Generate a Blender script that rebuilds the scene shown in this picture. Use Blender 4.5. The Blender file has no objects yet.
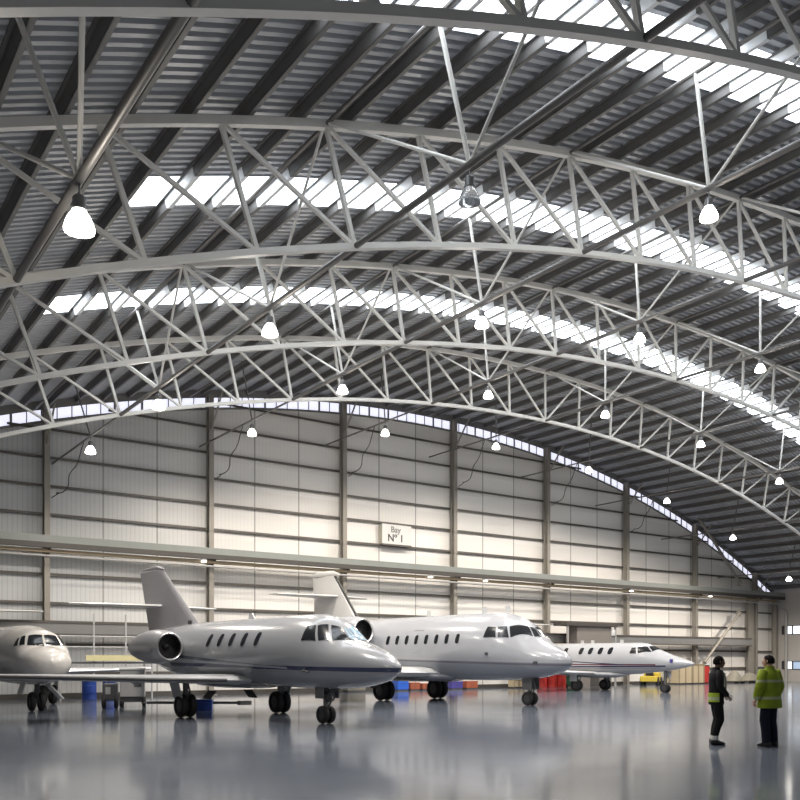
import bpy, bmesh, math, random
from mathutils import Vector, Matrix
random.seed(7)
S = bpy.context.scene
COL = S.collection
PI = math.pi
sin, cos = math.sin, math.cos

# ------------------------------------------------------------------ layout (metres; Y runs to the back wall)
YAW, FPX, HZ, EYE = 0.6171, 876.5, 660.4, 1.64
D = 39.44                               # back wall
X0 = 29.93                              # ridge line
RB, ZB = 70.07, 13.10                   # bottom chord arc: radius, crown height
ZC = ZB - RB                            # arc centre height
RT = RB + 2.35                          # top chord
RP0, RP1 = RT + .08, RT + .30           # purlin
RR = RP1 + .01                          # roof sheet
TY = [30.18, 22.70, 15.14, 7.84]        # trusses, far to near
DTH = 0.0327                            # angle of one truss panel
YF = -0.6                               # front edge of the roof
def arc(th, r): return (X0 + r*sin(th), ZC + r*cos(th))
def arcz(x, r): return ZC + math.sqrt(r*r - (x-X0)**2)

# ------------------------------------------------------------------ materials
def mat(name, col, rough=.5, metal=0., noise=0., nscale=3., bump=0., bscale=20., spec=None, emit=None, estr=0., alpha=None, trans=0.):
    m = bpy.data.materials.new(name); m.use_nodes = True
    nt = m.node_tree; b = nt.nodes['Principled BSDF']
    b.inputs['Base Color'].default_value = (*col, 1)
    b.inputs['Roughness'].default_value = rough
    b.inputs['Metallic'].default_value = metal
    if spec is not None: b.inputs['Specular IOR Level'].default_value = spec
    if trans: b.inputs['Transmission Weight'].default_value = trans
    if emit:
        b.inputs['Emission Color'].default_value = (*emit, 1); b.inputs['Emission Strength'].default_value = estr
    if noise or bump:
        tc = nt.nodes.new('ShaderNodeTexCoord')
    if noise:
        n = nt.nodes.new('ShaderNodeTexNoise'); n.inputs['Scale'].default_value = nscale; n.inputs['Detail'].default_value = 4
        r = nt.nodes.new('ShaderNodeMapRange'); r.inputs['To Min'].default_value = 1-noise; r.inputs['To Max'].default_value = 1+noise
        mx = nt.nodes.new('ShaderNodeVectorMath'); mx.operation = 'SCALE'; mx.inputs[0].default_value = col
        nt.links.new(tc.outputs['Object'], n.inputs['Vector']); nt.links.new(n.outputs['Fac'], r.inputs['Value'])
        nt.links.new(r.outputs['Result'], mx.inputs['Scale']); nt.links.new(mx.outputs['Vector'], b.inputs['Base Color'])
    if bump:
        n2 = nt.nodes.new('ShaderNodeTexNoise'); n2.inputs['Scale'].default_value = bscale
        bp = nt.nodes.new('ShaderNodeBump'); bp.inputs['Strength'].default_value = bump; bp.inputs['Distance'].default_value = .02
        nt.links.new(tc.outputs['Object'], n2.inputs['Vector']); nt.links.new(n2.outputs['Fac'], bp.inputs['Height']); nt.links.new(bp.outputs['Normal'], b.inputs['Normal'])
    return m

def M_(nt, op, a, b=None, c=None):
    n = nt.nodes.new('ShaderNodeMath'); n.operation = op
    for i, v in enumerate((a, b, c)):
        if v is None: continue
        if isinstance(v, (int, float)): n.inputs[i].default_value = v
        else: nt.links.new(v, n.inputs[i])
    return n.outputs[0]
def mixc(nt, fac, a, b):
    n = nt.nodes.new('ShaderNodeMix'); n.data_type = 'RGBA'
    if isinstance(fac, (int, float)): n.inputs[0].default_value = fac
    else: nt.links.new(fac, n.inputs[0])
    for s, v in ((6, a), (7, b)):
        if isinstance(v, tuple): n.inputs[s].default_value = (*v, 1)
        else: nt.links.new(v, n.inputs[s])
    return n.outputs[2]

def floor_material():
    m = mat('epoxy_floor', (.2, .21, .24), .2); nt = m.node_tree; b = nt.nodes['Principled BSDF']
    tc = nt.nodes.new('ShaderNodeTexCoord')
    n = nt.nodes.new('ShaderNodeTexNoise'); n.inputs['Scale'].default_value = .22; n.inputs['Detail'].default_value = 5
    nt.links.new(tc.outputs['Object'], n.inputs['Vector'])
    c = mixc(nt, n.outputs['Fac'], (.10, .118, .155), (.15, .168, .205))
    # expansion joints every 7.4 m
    sp = nt.nodes.new('ShaderNodeSeparateXYZ'); nt.links.new(tc.outputs['Object'], sp.inputs[0])
    j = None
    for ax, off, pitch in (('X', 1.9, 7.396), ('Y', 1.2, 7.5)):
        f = M_(nt, 'FRACT', M_(nt, 'DIVIDE', M_(nt, 'ADD', sp.outputs[ax], 100*pitch-off), pitch))
        l = M_(nt, 'LESS_THAN', f, .012/7.4)
        j = l if j is None else M_(nt, 'MAXIMUM', j, l)
    c = mixc(nt, M_(nt, 'MULTIPLY', j, .6), c, (.07, .07, .075))
    nt.links.new(c, b.inputs['Base Color'])
    n2 = nt.nodes.new('ShaderNodeTexNoise'); n2.inputs['Scale'].default_value = .6; n2.inputs['Detail'].default_value = 6
    nt.links.new(tc.outputs['Object'], n2.inputs['Vector'])
    rr = nt.nodes.new('ShaderNodeMapRange'); rr.inputs['To Min'].default_value = .08; rr.inputs['To Max'].default_value = .145
    nt.links.new(n2.outputs['Fac'], rr.inputs['Value']); nt.links.new(rr.outputs['Result'], b.inputs['Roughness'])
    n3 = nt.nodes.new('ShaderNodeTexNoise'); n3.inputs['Scale'].default_value = 1.1; n3.inputs['Detail'].default_value = 2
    nt.links.new(tc.outputs['Object'], n3.inputs['Vector'])
    bp = nt.nodes.new('ShaderNodeBump'); bp.inputs['Strength'].default_value = .05; bp.inputs['Distance'].default_value = .04
    nt.links.new(n3.outputs['Fac'], bp.inputs['Height']); nt.links.new(bp.outputs['Normal'], b.inputs['Normal'])
    b.inputs['IOR'].default_value = 1.65
    return m

def cladding_material():
    """white liner sheets with fine vertical ribs; panel seams at thirds of each column bay"""
    m = mat('wall_cladding', (.74, .72, .69), .5); nt = m.node_tree; b = nt.nodes['Principled BSDF']
    tc = nt.nodes.new('ShaderNodeTexCoord'); sp = nt.nodes.new('ShaderNodeSeparateXYZ'); nt.links.new(tc.outputs['Object'], sp.inputs[0])
    pitch = 7.396/3
    t = M_(nt, 'DIVIDE', M_(nt, 'ADD', sp.outputs['X'], 10*7.396-9.29), pitch)
    f = M_(nt, 'FRACT', t)
    seam = M_(nt, 'LESS_THAN', f, .03)
    f2 = M_(nt, 'FRACT', M_(nt, 'DIVIDE', sp.outputs['X'], .2))
    rib = M_(nt, 'LESS_THAN', f2, .22)
    wn = nt.nodes.new('ShaderNodeTexWhiteNoise'); wn.noise_dimensions = '2D'
    cb = nt.nodes.new('ShaderNodeCombineXYZ'); nt.links.new(M_(nt, 'FLOOR', t), cb.inputs[0])
    nt.links.new(M_(nt, 'FLOOR', M_(nt, 'DIVIDE', sp.outputs['Z'], 1.25)), cb.inputs[1]); nt.links.new(cb.outputs[0], wn.inputs['Vector'])
    c = mixc(nt, wn.outputs['Value'], (.745, .715, .685), (.815, .79, .755))
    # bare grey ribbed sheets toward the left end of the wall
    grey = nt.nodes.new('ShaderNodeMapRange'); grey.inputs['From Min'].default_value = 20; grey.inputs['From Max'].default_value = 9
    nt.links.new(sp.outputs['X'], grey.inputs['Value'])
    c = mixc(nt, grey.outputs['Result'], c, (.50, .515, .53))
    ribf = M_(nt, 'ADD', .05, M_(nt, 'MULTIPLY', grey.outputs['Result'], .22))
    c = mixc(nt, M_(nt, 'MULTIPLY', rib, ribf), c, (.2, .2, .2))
    c = mixc(nt, M_(nt, 'MULTIPLY', seam, .75), c, (.22, .215, .2))
    nt.links.new(c, b.inputs['Base Color'])
    return m

def jet_paint(name, base, stripes, lower=None, zlow=0, blend=.05):
    """white paint with cheat lines: stripes = [(z at y=0, slope dz/dy, half width, y_from, y_to, colour)] in the fuselage's own metres"""
    m = mat(name, base, .22); nt = m.node_tree; b = nt.nodes['Principled BSDF']
    b.inputs['Coat Weight'].default_value = .4; b.inputs['Coat Roughness'].default_value = .08
    tc = nt.nodes.new('ShaderNodeTexCoord'); sp = nt.nodes.new('ShaderNodeSeparateXYZ'); nt.links.new(tc.outputs['Object'], sp.inputs[0])
    c = base
    n = nt.nodes.new('ShaderNodeTexNoise'); n.inputs['Scale'].default_value = 1.5; nt.links.new(tc.outputs['Object'], n.inputs['Vector'])
    c = mixc(nt, n.outputs['Fac'], tuple(v*.96 for v in base), tuple(min(1, v*1.04) for v in base))
    if lower:  # floor reflection and belly shading put into the lower colour
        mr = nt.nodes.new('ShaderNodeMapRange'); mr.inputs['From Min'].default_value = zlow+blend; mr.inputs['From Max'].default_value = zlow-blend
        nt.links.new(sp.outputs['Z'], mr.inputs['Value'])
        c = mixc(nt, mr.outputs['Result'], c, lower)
    for z0, k, hw, ya, yb, colr in stripes:
        zz = M_(nt, 'SUBTRACT', sp.outputs['Z'], M_(nt, 'MULTIPLY_ADD', sp.outputs['Y'], k, z0))
        # taper toward its rear end
        on = M_(nt, 'LESS_THAN', M_(nt, 'ABSOLUTE', zz), hw)
        on = M_(nt, 'MULTIPLY', on, M_(nt, 'GREATER_THAN', sp.outputs['Y'], ya)); on = M_(nt, 'MULTIPLY', on, M_(nt, 'LESS_THAN', sp.outputs['Y'], yb))
        c = mixc(nt, on, c, colr)
    nt.links.new(c, b.inputs['Base Color'])
    return m

def hivis_material(name, base, band, zs, tape_h=.03):
    m = mat(name, base, .7, spec=.12); nt = m.node_tree; b = nt.nodes['Principled BSDF']
    tc = nt.nodes.new('ShaderNodeTexCoord'); sp = nt.nodes.new('ShaderNodeSeparateXYZ'); nt.links.new(tc.outputs['Object'], sp.inputs[0])
    n = nt.nodes.new('ShaderNodeTexNoise'); n.inputs['Scale'].default_value = 7; nt.links.new(tc.outputs['Object'], n.inputs['Vector'])
    c = mixc(nt, n.outputs['Fac'], tuple(v*.75 for v in base), tuple(min(1, v*1.2) for v in base))
    for z in zs:
        on = M_(nt, 'LESS_THAN', M_(nt, 'ABSOLUTE', M_(nt, 'SUBTRACT', sp.outputs['Z'], z)), tape_h)
        c = mixc(nt, on, c, band)
    nt.links.new(c, b.inputs['Base Color'])
    return m

MT = dict(
    floor=floor_material(), clad=cladding_material(),
    truss=mat('truss_paint', (.80, .78, .73), .45, 0, .08, 2),
    strut=mat('strut_paint', (.16, .152, .145), .45, .2, .08, 2),
    purlin=mat('purlin_steel', (.15, .145, .14), .5, .1, .12, 2), purlin_glare=mat('purlin_skylight_glare', (.86, .87, .88), .5, 0, .03, 2),
    sheet=mat('roof_sheet', (.46, .475, .50), .42, .25, .12, .8),
    column=mat('column_paint', (.27, .25, .22), .5, .1, .08, 2),
    girt=mat('girt_steel', (.10, .09, .08), .5, .1, .08, 2),
    gantry=mat('gantry_paint', (.22, .235, .225), .5, 0, .08, 2),
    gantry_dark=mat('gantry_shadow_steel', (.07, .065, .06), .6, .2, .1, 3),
    rail=mat('white_rail', (.34, .335, .33), .6, 0, .05, 2),
    sky=mat('skylight_sheet', (.9, .92, .95), .5, 0, .02, 1, emit=(.88, .94, 1), estr=6.5),
    clere=mat('clerestory_sheet', (.8, .84, .9), .5, 0, .02, 1, emit=(.82, .83, 1), estr=.95),
    mullion=mat('mullion', (.22, .215, .21), .5, .2, .05, 3),
    side=mat('side_wall_paint', (.42, .40, .38), .6, 0, .05, 1.2),
    plain=mat('left_wall_sheet', (.3, .3, .3), .6, 0, .05, 1.2),
    winframe=mat('window_frame_dark', (.05, .05, .055), .4, .2, .05, 3),
    pane=mat('window_daylight', (.7, .8, .9), .2, 0, .03, 2, emit=(.85, .92, 1), estr=1.6),
    pane2=mat('window_blue', (.35, .45, .6), .2, 0, .03, 2, emit=(.5, .65, .9), estr=.45),
    lampglass=mat('lamp_glass_lit', (1, .98, .92), .3, 0, .02, 5, emit=(1, .95, .86), estr=14),
    lampoff=mat('lamp_glass_unlit', (.75, .78, .8), .12, 0, .08, 9, trans=.75),
    lampcap=mat('lamp_housing', (.22, .22, .22), .4, .5, .05, 5),
    cable=mat('cable', (.05, .05, .05), .6, 0, .05, 5),
    smallglow=mat('small_light', (1, .97, .9), .4, 0, .02, 5, emit=(1, .96, .88), estr=5),
    tyre=mat('tyre_rubber', (.018, .018, .02), .7, 0, .15, 12, bump=.2),
    hub=mat('wheel_hub', (.06, .06, .065), .4, .3, .05, 8),
    gear=mat('gear_leg', (.16, .16, .165), .4, .4, .08, 6),
    geardark=mat('gear_dark', (.06, .06, .065), .5, .2, .08, 6),
    glass=mat('dark_glass', (.012, .014, .018), .18, 0, .1, 3),
    wsglass=mat('windscreen_glass', (.012, .014, .017), .16, 0, .1, 3),
    wsreflect=mat('windscreen_reflection', (.35, .47, .58), .05, 0, .1, 3),  # bright reflection in the glass put into a light blue colour
    chrome=mat('bare_metal', (.62, .62, .63), .35, 1, .03, 4),
    fan=mat('engine_fan', (.012, .012, .014), .5, .3, .1, 9),
    wing=mat('wing_paint', (.36, .37, .39), .3, .1, .04, 1.5),
    white=mat('white_paint', (.55, .555, .56), .28, 0, .03, 2),
    finw=mat('fin_paint', (.58, .575, .57), .3, 0, .03, 2),
    fing=mat('fin_grey_paint', (.25, .25, .27), .32, 0, .05, 2),
    deice=mat('deice_boot', (.05, .05, .05), .45, 0, .05, 5),
    pencil=mat('door_outline', (.36, .37, .39), .4, 0, .03, 5),
    yellow=mat('yellow_paint', (.62, .47, .06), .5, 0, .08, 4),
    paleyellow=mat('pale_yellow_paint', (.58, .53, .30), .5, 0, .08, 4),
    blue=mat('blue_paint', (.02, .06, .30), .45, 0, .08, 4),
    brightblue=mat('bright_blue_paint', (.03, .13, .62), .45, 0, .08, 4),
    violet=mat('violet_blue_paint', (.07, .06, .28), .45, 0, .08, 4),
    red=mat('red_paint', (.48, .035, .03), .4, 0, .08, 4),
    orange=mat('orange_paint', (.36, .10, .05), .5, 0, .08, 4),
    green=mat('green_paint', (.05, .20, .10), .5, 0, .08, 4),
    tan=mat('tan_board', (.52, .43, .29), .65, 0, .1, 4),
    tandark=mat('tan_batten', (.30, .24, .16), .65, 0, .1, 4),
    brown=mat('cabin_panel', (.20, .18, .165), .6, 0, .08, 2),
    browndark=mat('cabin_roof', (.06, .055, .05), .6, 0, .08, 2),
    ductgrey=mat('duct_grey', (.20, .20, .20), .5, .1, .08, 2),
    grey=mat('grey_steel', (.42, .42, .43), .45, .2, .06, 3),
    darkgrey=mat('dark_steel', (.09, .09, .095), .5, .3, .08, 3),
    black=mat('black_plastic', (.015, .015, .016), .5, 0, .1, 6),
    cover=mat('pale_cover', (.22, .205, .17), .7, 0, .12, 3),
    sign=mat('sign_white', (.68, .67, .65), .5, 0, .02, 3),
    signside=mat('sign_side', (.46, .44, .37), .5, 0, .05, 3),
    signtext=mat('sign_letters', (.05, .05, .055), .5, 0, .05, 3),
    signtext2=mat('sign_letters_grey', (.22, .22, .22), .5, 0, .05, 3),
    skin=mat('skin', (.48, .28, .20), .5, 0, .08, 20),
    skin2=mat('skin_brown', (.10, .055, .038), .5, 0, .08, 20),
    hair=mat('dark_hair', (.008, .007, .006), .7, 0, .2, 40, spec=.1),
    eye=mat('eye_dark', (.02, .015, .012), .2, 0, .1, 20),
    lip=mat('lip', (.36, .15, .12), .5, 0, .1, 20),
    jkt_black=hivis_material('black_jacket', (.012, .012, .014), (.012, .012, .014), []),
    vest=hivis_material('hivis_hem', (.30, .40, .04), (.34, .38, .25), [.90]),
    jkt_hivis=hivis_material('hivis_jacket', (.19, .25, .02), (.30, .34, .20), [.93, 1.25], .026),
    trousers=mat('black_trousers', (.008, .008, .010), .8, 0, .2, 15, spec=.12),
    trousers2=mat('navy_trousers', (.010, .012, .024), .8, 0, .2, 15, spec=.12),
    tape=mat('reflective_tape', (.50, .50, .48), .4, 0, .05, 15),
    shoe=mat('black_shoe', (.01, .01, .011), .4, 0, .15, 15),
)

# ------------------------------------------------------------------ mesh building
class MB:
    def __init__(s): s.v = []; s.f = []; s.m = []; s.cur = 0
    def add(s, vs, fs):
        o = len(s.v); s.v += [tuple(v) for v in vs]; s.f += [tuple(i+o for i in f) for f in fs]; s.m += [s.cur]*len(fs); return s
    def box(s, c, d, rot=None):
        hx, hy, hz = d[0]/2, d[1]/2, d[2]/2
        vs = [Vector((x, y, z)) for x in (-hx, hx) for y in (-hy, hy) for z in (-hz, hz)]
        if rot is not None: vs = [rot @ v for v in vs]
        vs = [v + Vector(c) for v in vs]
        return s.add(vs, [(0, 1, 3, 2), (4, 6, 7, 5), (0, 4, 5, 1), (2, 3, 7, 6), (0, 2, 6, 4), (1, 5, 7, 3)])
    def bb(s, x0, x1, y0, y1, z0, z1): return s.box(((x0+x1)/2, (y0+y1)/2, (z0+z1)/2), (x1-x0, y1-y0, z1-z0))
    def bar(s, p, q, w, h=None, up=(0, 0, 1)):
        h = h or w; p, q = Vector(p), Vector(q); d = (q-p).normalized(); up = Vector(up)
        if abs(d.dot(up)) > .98: up = Vector((0, 1, 0))
        r = d.cross(up).normalized(); u = r.cross(d)
        vs = [b + r*(sx*w/2) + u*(sy*h/2) for b in (p, q) for sx, sy in ((-1, -1), (1, -1), (1, 1), (-1, 1))]
        return s.add(vs, [(3, 2, 1, 0), (4, 5, 6, 7), (0, 1, 5, 4), (1, 2, 6, 5), (2, 3, 7, 6), (3, 0, 4, 7)])
    def tube(s, p, q, r, r2=None, n=10):
        return s.path([p, q], [r, r if r2 is None else r2], n)
    def path(s, pts, rs, n=10, cap=True):
        pts = [Vector(p) for p in pts]
        if isinstance(rs, (int, float)): rs = [rs]*len(pts)
        vs = []; ref = None
        for i, p in enumerate(pts):
            d = (pts[min(i+1, len(pts)-1)] - pts[max(i-1, 0)]).normalized()
            if ref is None:
                ref = Vector((0, 0, 1)) if abs(d.z) < .9 else Vector((1, 0, 0))
            a = (ref - d*ref.dot(d)).normalized(); b = d.cross(a); ref = a
            vs += [p + (a*cos(2*PI*k/n) + b*sin(2*PI*k/n))*rs[i] for k in range(n)]
        fs = [(i*n+k, i*n+(k+1) % n, (i+1)*n+(k+1) % n, (i+1)*n+k) for i in range(len(pts)-1) for k in range(n)]
        if cap: fs += [tuple(range(n-1, -1, -1)), tuple(range((len(pts)-1)*n, len(pts)*n))]
        return s.add(vs, fs)
    def lathe(s, prof, origin=(0, 0, 0), axis='z', n=20, flip=False):
        """prof = [(radius, along axis)]"""
        o = Vector(origin); vs = []
        for r, a in prof:
            for k in range(n):
                c_, s_ = r*cos(2*PI*k/n), r*sin(2*PI*k/n)
                vs.append(o + Vector({'z': (c_, s_, a), 'y': (s_, a, c_), 'x': (a, c_, s_)}[axis]))
        fs = [(i*n+k, i*n+(k+1) % n, (i+1)*n+(k+1) % n, (i+1)*n+k) for i in range(len(prof)-1) for k in range(n)]
        if flip: fs = [f[::-1] for f in fs]
        return s.add(vs, fs)
    def rings(s, rings, cap=True):
        n = len(rings[0]); vs = [p for r in rings for p in r]
        fs = [(i*n+k, i*n+(k+1) % n, (i+1)*n+(k+1) % n, (i+1)*n+k) for i in range(len(rings)-1) for k in range(n)]
        if cap: fs += [tuple(range(n-1, -1, -1)), tuple(range((len(rings)-1)*n, len(rings)*n))]
        return s.add(vs, fs)
    def grid(s, g):
        nu, nv = len(g), len(g[0])
        return s.add([p for r in g for p in r], [(i*nv+j, i*nv+j+1, (i+1)*nv+j+1, (i+1)*nv+j) for i in range(nu-1) for j in range(nv-1)])
    def data(s, name, mats, smooth=False, bevel=0):
        me = bpy.data.meshes.new(name); me.from_pydata(s.v, [], s.f); me.update()
        for m in (mats if isinstance(mats, (list, tuple)) else [mats]): me.materials.append(m)
        me.polygons.foreach_set('material_index', s.m)
        bm = bmesh.new(); bm.from_mesh(me); bmesh.ops.recalc_face_normals(bm, faces=bm.faces); bm.to_mesh(me); bm.free()
        if smooth:
            me.polygons.foreach_set('use_smooth', [True]*len(me.polygons))
            try: me.set_sharp_from_angle(angle=math.radians(smooth if smooth > 1 else 45))
            except Exception: pass
        return me
def obj(name, mb, mats, parent=None, smooth=False, loc=None, bevel=0):
    me = mb if isinstance(mb, bpy.types.Mesh) else mb.data(name, mats, smooth)
    o = bpy.data.objects.new(name, me); COL.objects.link(o)
    if parent: o.parent = parent
    if loc: o.location = loc
    if bevel:
        b = o.modifiers.new('bevel', 'BEVEL'); b.width = bevel; b.segments = 2; b.limit_method = 'ANGLE'
    return o
def tag(o, label, cat, group=None, kind=None):
    o['label'] = label; o['category'] = cat
    if group: o['group'] = group
    if kind: o['kind'] = kind
    return o
def thing(name, label, cat, loc=(0, 0, 0), rz=0, group=None):
    o = bpy.data.objects.new(name, None); COL.objects.link(o); o.location = loc; o.rotation_euler = (0, 0, rz); o.empty_display_size = .3
    return tag(o, label, cat, group)
def struct(name, mb, mats, smooth=False, parent=None):
    o = obj(name, mb, mats, parent, smooth)
    if not parent: o['kind'] = 'structure'
    return o
def dup(root, loc=None, label=None, rz=None):
    r = root.copy(); COL.objects.link(r)
    if loc is not None: r.location = loc
    if rz is not None: r.rotation_euler = (0, 0, rz)
    if label: r['label'] = label
    for ch in list(root.children):
        c = ch.copy(); COL.objects.link(c); c.parent = r
        for g in list(ch.children):
            d = g.copy(); COL.objects.link(d); d.parent = c
    return r
ORD = ['first', 'second', 'third', 'fourth', 'fifth', 'sixth', 'seventh', 'eighth', 'ninth', 'tenth', 'eleventh', 'twelfth', 'thirteenth', 'fourteenth']

# photo column x on the plane Y -> world X ; pixel row y at depth -> Z  (used only to read positions off the photograph)
def wx(px, Y): return Y*math.tan(math.atan((px-400)/FPX) + YAW)
def dep(X, Y): return Y*cos(YAW) + X*sin(YAW)
def wz(py, X, Y): return EYE + (HZ-py)*dep(X, Y)/FPX

# ------------------------------------------------------------------ room shell
TH = .5
XL, XR = arc(-TH, RR)[0], 64.1
g = MB(); g.grid([[(x, y, 0) for y in (-14, 0, 10, 20, 30, D+.4)] for x in (-14, 0, 15, 30, 45, 70)])
struct('floor', g, MT['floor'])

SKYB = [(y-.75, y+.75) for y in ((TY[0]+TY[1])/2, (TY[1]+TY[2])/2, (TY[2]+TY[3])/2)]
THS = math.asin((6.25-X0)/RR)           # skylights stop short of the eaves
g = MB()
ys, zs = [], []
y = YF; pitch = .25
while y < D+.3:
    for dy, dz in ((0, 0), (.11, 0), (.135, .075), (.225, .075)):
        ys.append(y+dy); zs.append(dz)
    y += pitch
ths = sorted(set([-TH + i*2*TH/56 for i in range(57)] + [THS, -THS]))
n = len(ys); vs = []; fs = []
for t in ths:
    for yy, dz in zip(ys, zs):
        x, z = arc(t, RR+dz); vs.append((x, yy, z))
for i in range(len(ths)-1):
    tm = (ths[i]+ths[i+1])/2
    for j in range(n-1):
        ym = (ys[j]+ys[j+1])/2
        if abs(tm) < -THS and any(a < ym < b for a, b in SKYB): continue
        fs.append((i*n+j, i*n+j+1, (i+1)*n+j+1, (i+1)*n+j))
g.add(vs, fs)
struct('ceiling', g, MT['sheet'])
wn = 1
for a, b in SKYB:
    g = MB(); g.grid([[(*(lambda p: (p[0], yy))(arc(t, RR+.03)), arc(t, RR+.03)[1]) for yy in (a-.03, b+.03)] for t in [THS + i*(-2*THS)/60 for i in range(61)]])
    struct('window_%d' % wn, g, MT['sky']); wn += 1

# back wall with an arched head, clerestory strip above it
g = MB(); NX = 70
xs = [XL+.1 + i*(XR-XL-.1)/NX for i in range(NX+1)]
g.grid([[(x, D, 0), (x, D, arcz(x, RR)-.86)] for x in xs])
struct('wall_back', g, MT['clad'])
g = MB(); g.grid([[(x, D+.02, arcz(x, RR)-.88), (x, D+.02, arcz(x, RR)-.2)] for x in xs])
w = struct('window_%d' % wn, g, MT['clere']); wn += 1
g = MB()
x = XL+.5
while x < XR:
    z = arcz(x, RR); g.bar((x, D-.02, z-.85), (x, D-.02, z), .04 if int(x*2) % 3 else .10, .04); x += .62
for dz, hgt in ((.90, .10), (.20, .36)):
    for i in range(NX):
        g.bar((xs[i], D-.03, arcz(xs[i], RR)-dz), (xs[i+1], D-.03, arcz(xs[i+1], RR)-dz), .05, hgt)
obj('mullion', g, MT['mullion'], w)

# side walls
g = MB()
WY = (36.6, 38.62)                       # strip windows in the right wall
W2 = [(3.70, 4.30), (.98, 1.55)]
g.grid([[(XR, yy, zz) for zz in (0, .98, 1.55, 3.70, 4.30, arcz(XR, RR))] for yy in (YF, 20, WY[0], WY[1], D)])
# cut the window openings
keep = []; keepm = []
for f, m_ in zip(g.f, g.m):
    c = sum((Vector(g.v[i]) for i in f), Vector())/4
    if WY[0] < c.y < WY[1] and any(a < c.z < b for a, b in W2): continue
    keep.append(f); keepm.append(m_)
g.f, g.m = keep, keepm
struct('wall_right', g, MT['side'])
for i, (a, b) in enumerate(W2):
    w = struct('window_%d' % wn, MB().bb(XR-.04, XR+.06, WY[0], WY[1], a-.05, a).bb(XR-.04, XR+.06, WY[0], WY[1], b, b+.05)
               .bb(XR-.04, XR+.06, WY[1]-.42, WY[1]+.05, a, b).bb(XR-.04, XR+.06, WY[0]-.05, WY[0], a, b).bb(XR-.03, XR+.05, 37.75, 37.83, a, b), MT['winframe']); wn += 1
    if i == 0: obj('pane', MB().bb(XR+.06, XR+.08, WY[0], WY[1], a, b), MT['pane'], w)
    else:
        obj('pane', MB().bb(XR+.06, XR+.08, 37.8, WY[1], a, b), MT['pane'], w)
        obj('pane', MB().bb(XR+.06, XR+.08, WY[0], 37.8, a, b), MT['pane2'], w)
g = MB(); g.grid([[(XL+.1, yy, 0), (XL+.1, yy, arcz(XL+.1, RR))] for yy in (YF, 20, D)])
struct('wall_left', g, MT['plain'])
# concrete upstand along the foot of the back wall
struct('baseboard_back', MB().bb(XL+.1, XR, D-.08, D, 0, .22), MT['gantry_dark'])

# ------------------------------------------------------------------ roof trusses
KN = 14
tr = thing('roof_truss', 'pale arched lattice roof truss farthest from the viewer, nearest the back wall', 'roof truss', (0, TY[0], 0), 0, 'arched roof trusses')
def chord(r, w, h):
    g = MB(); N = 96; ringsv = []
    for i in range(N+1):
        t = -TH*.985 + i*2*TH*.985/N
        ringsv.append([(*(lambda p: (p[0], yy))(arc(t, rr)), arc(t, rr)[1]) for yy, rr in ((-w/2, r-h/2), (w/2, r-h/2), (w/2, r+h/2), (-w/2, r+h/2))])
    return g.rings(ringsv)
obj('bottom_chord', chord(RB, .14, .12), MT['truss'], tr)
obj('top_chord', chord(RT, .14, .16), MT['truss'], tr)
for k in range(-KN, KN+1):
    p = arc(k*DTH, RB); q = arc(k*DTH, RT)
    obj('vertical', MB().bar((p[0], 0, p[1]), (q[0], 0, q[1]), .085, .085, (0, 1, 0)), MT['truss'], tr)
for k in range(-KN, KN+1):
    if k == 0: continue
    q = arc(k*DTH, RT); p = arc((k + (1 if k < 0 else -1))*DTH, RB)
    obj('diagonal', MB().bar((p[0], 0, p[1]), (q[0], 0, q[1]), .075, .075, (0, 1, 0)), MT['truss'], tr)
dup(tr, (0, TY[1], 0), 'pale arched lattice roof truss, second counted from the back wall')
dup(tr, (0, TY[2], 0), 'pale arched lattice roof truss, third counted from the back wall, sweeping across mid picture')
dup(tr, (0, TY[3], 0), 'dark-looking thick roof truss closest overhead, its lower chord crossing the top edge')

# ------------------------------------------------------------------ purlins
j = -30
while j <= 29:
    t = (j+.5)*DTH/2
    a = arc(t, RP0); b = arc(t, RP1); ux, uz = cos(t), -sin(t)   # along the slope
    hw = .035
    g = MB()
    def slab(o0, o1, r0, r1, yA=YF, yB=D-.02):
        c0 = arc(t, r0); c1 = arc(t, r1)
        pts = [(c0[0]+ux*o0, c0[1]+uz*o0), (c0[0]+ux*o1, c0[1]+uz*o1), (c1[0]+ux*o1, c1[1]+uz*o1), (c1[0]+ux*o0, c1[1]+uz*o0)]
        g.rings([[(px, yy, pz) for px, pz in pts] for yy in (yA, yB)])
    slab(-.012, .012, RP0, RP1)          # web
    slab(-.012, .10, RP0, RP0+.02)      # bottom flange
    slab(-.085, .012, RP1-.02, RP1)      # top flange
    where = 'over the left part of the hall' if j < -9 else ('near the roof ridge' if j < 8 else 'over the right part of the hall')
    o = obj('roof_purlin', g, MT['purlin']); tag(o, 'steel purlin running back under the corrugated roof sheets ' + where, 'purlin', 'roof purlins ' + where)
    if abs(t) < -THS:                    # skylight glare on the purlin put into a pale colour, shifted toward the viewer
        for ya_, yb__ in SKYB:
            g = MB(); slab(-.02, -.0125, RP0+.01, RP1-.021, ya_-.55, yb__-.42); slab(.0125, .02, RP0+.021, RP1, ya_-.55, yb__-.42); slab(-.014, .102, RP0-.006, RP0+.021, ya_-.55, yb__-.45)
            obj('glare_length', g, MT['purlin_glare'], o)
    j += 1

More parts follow.
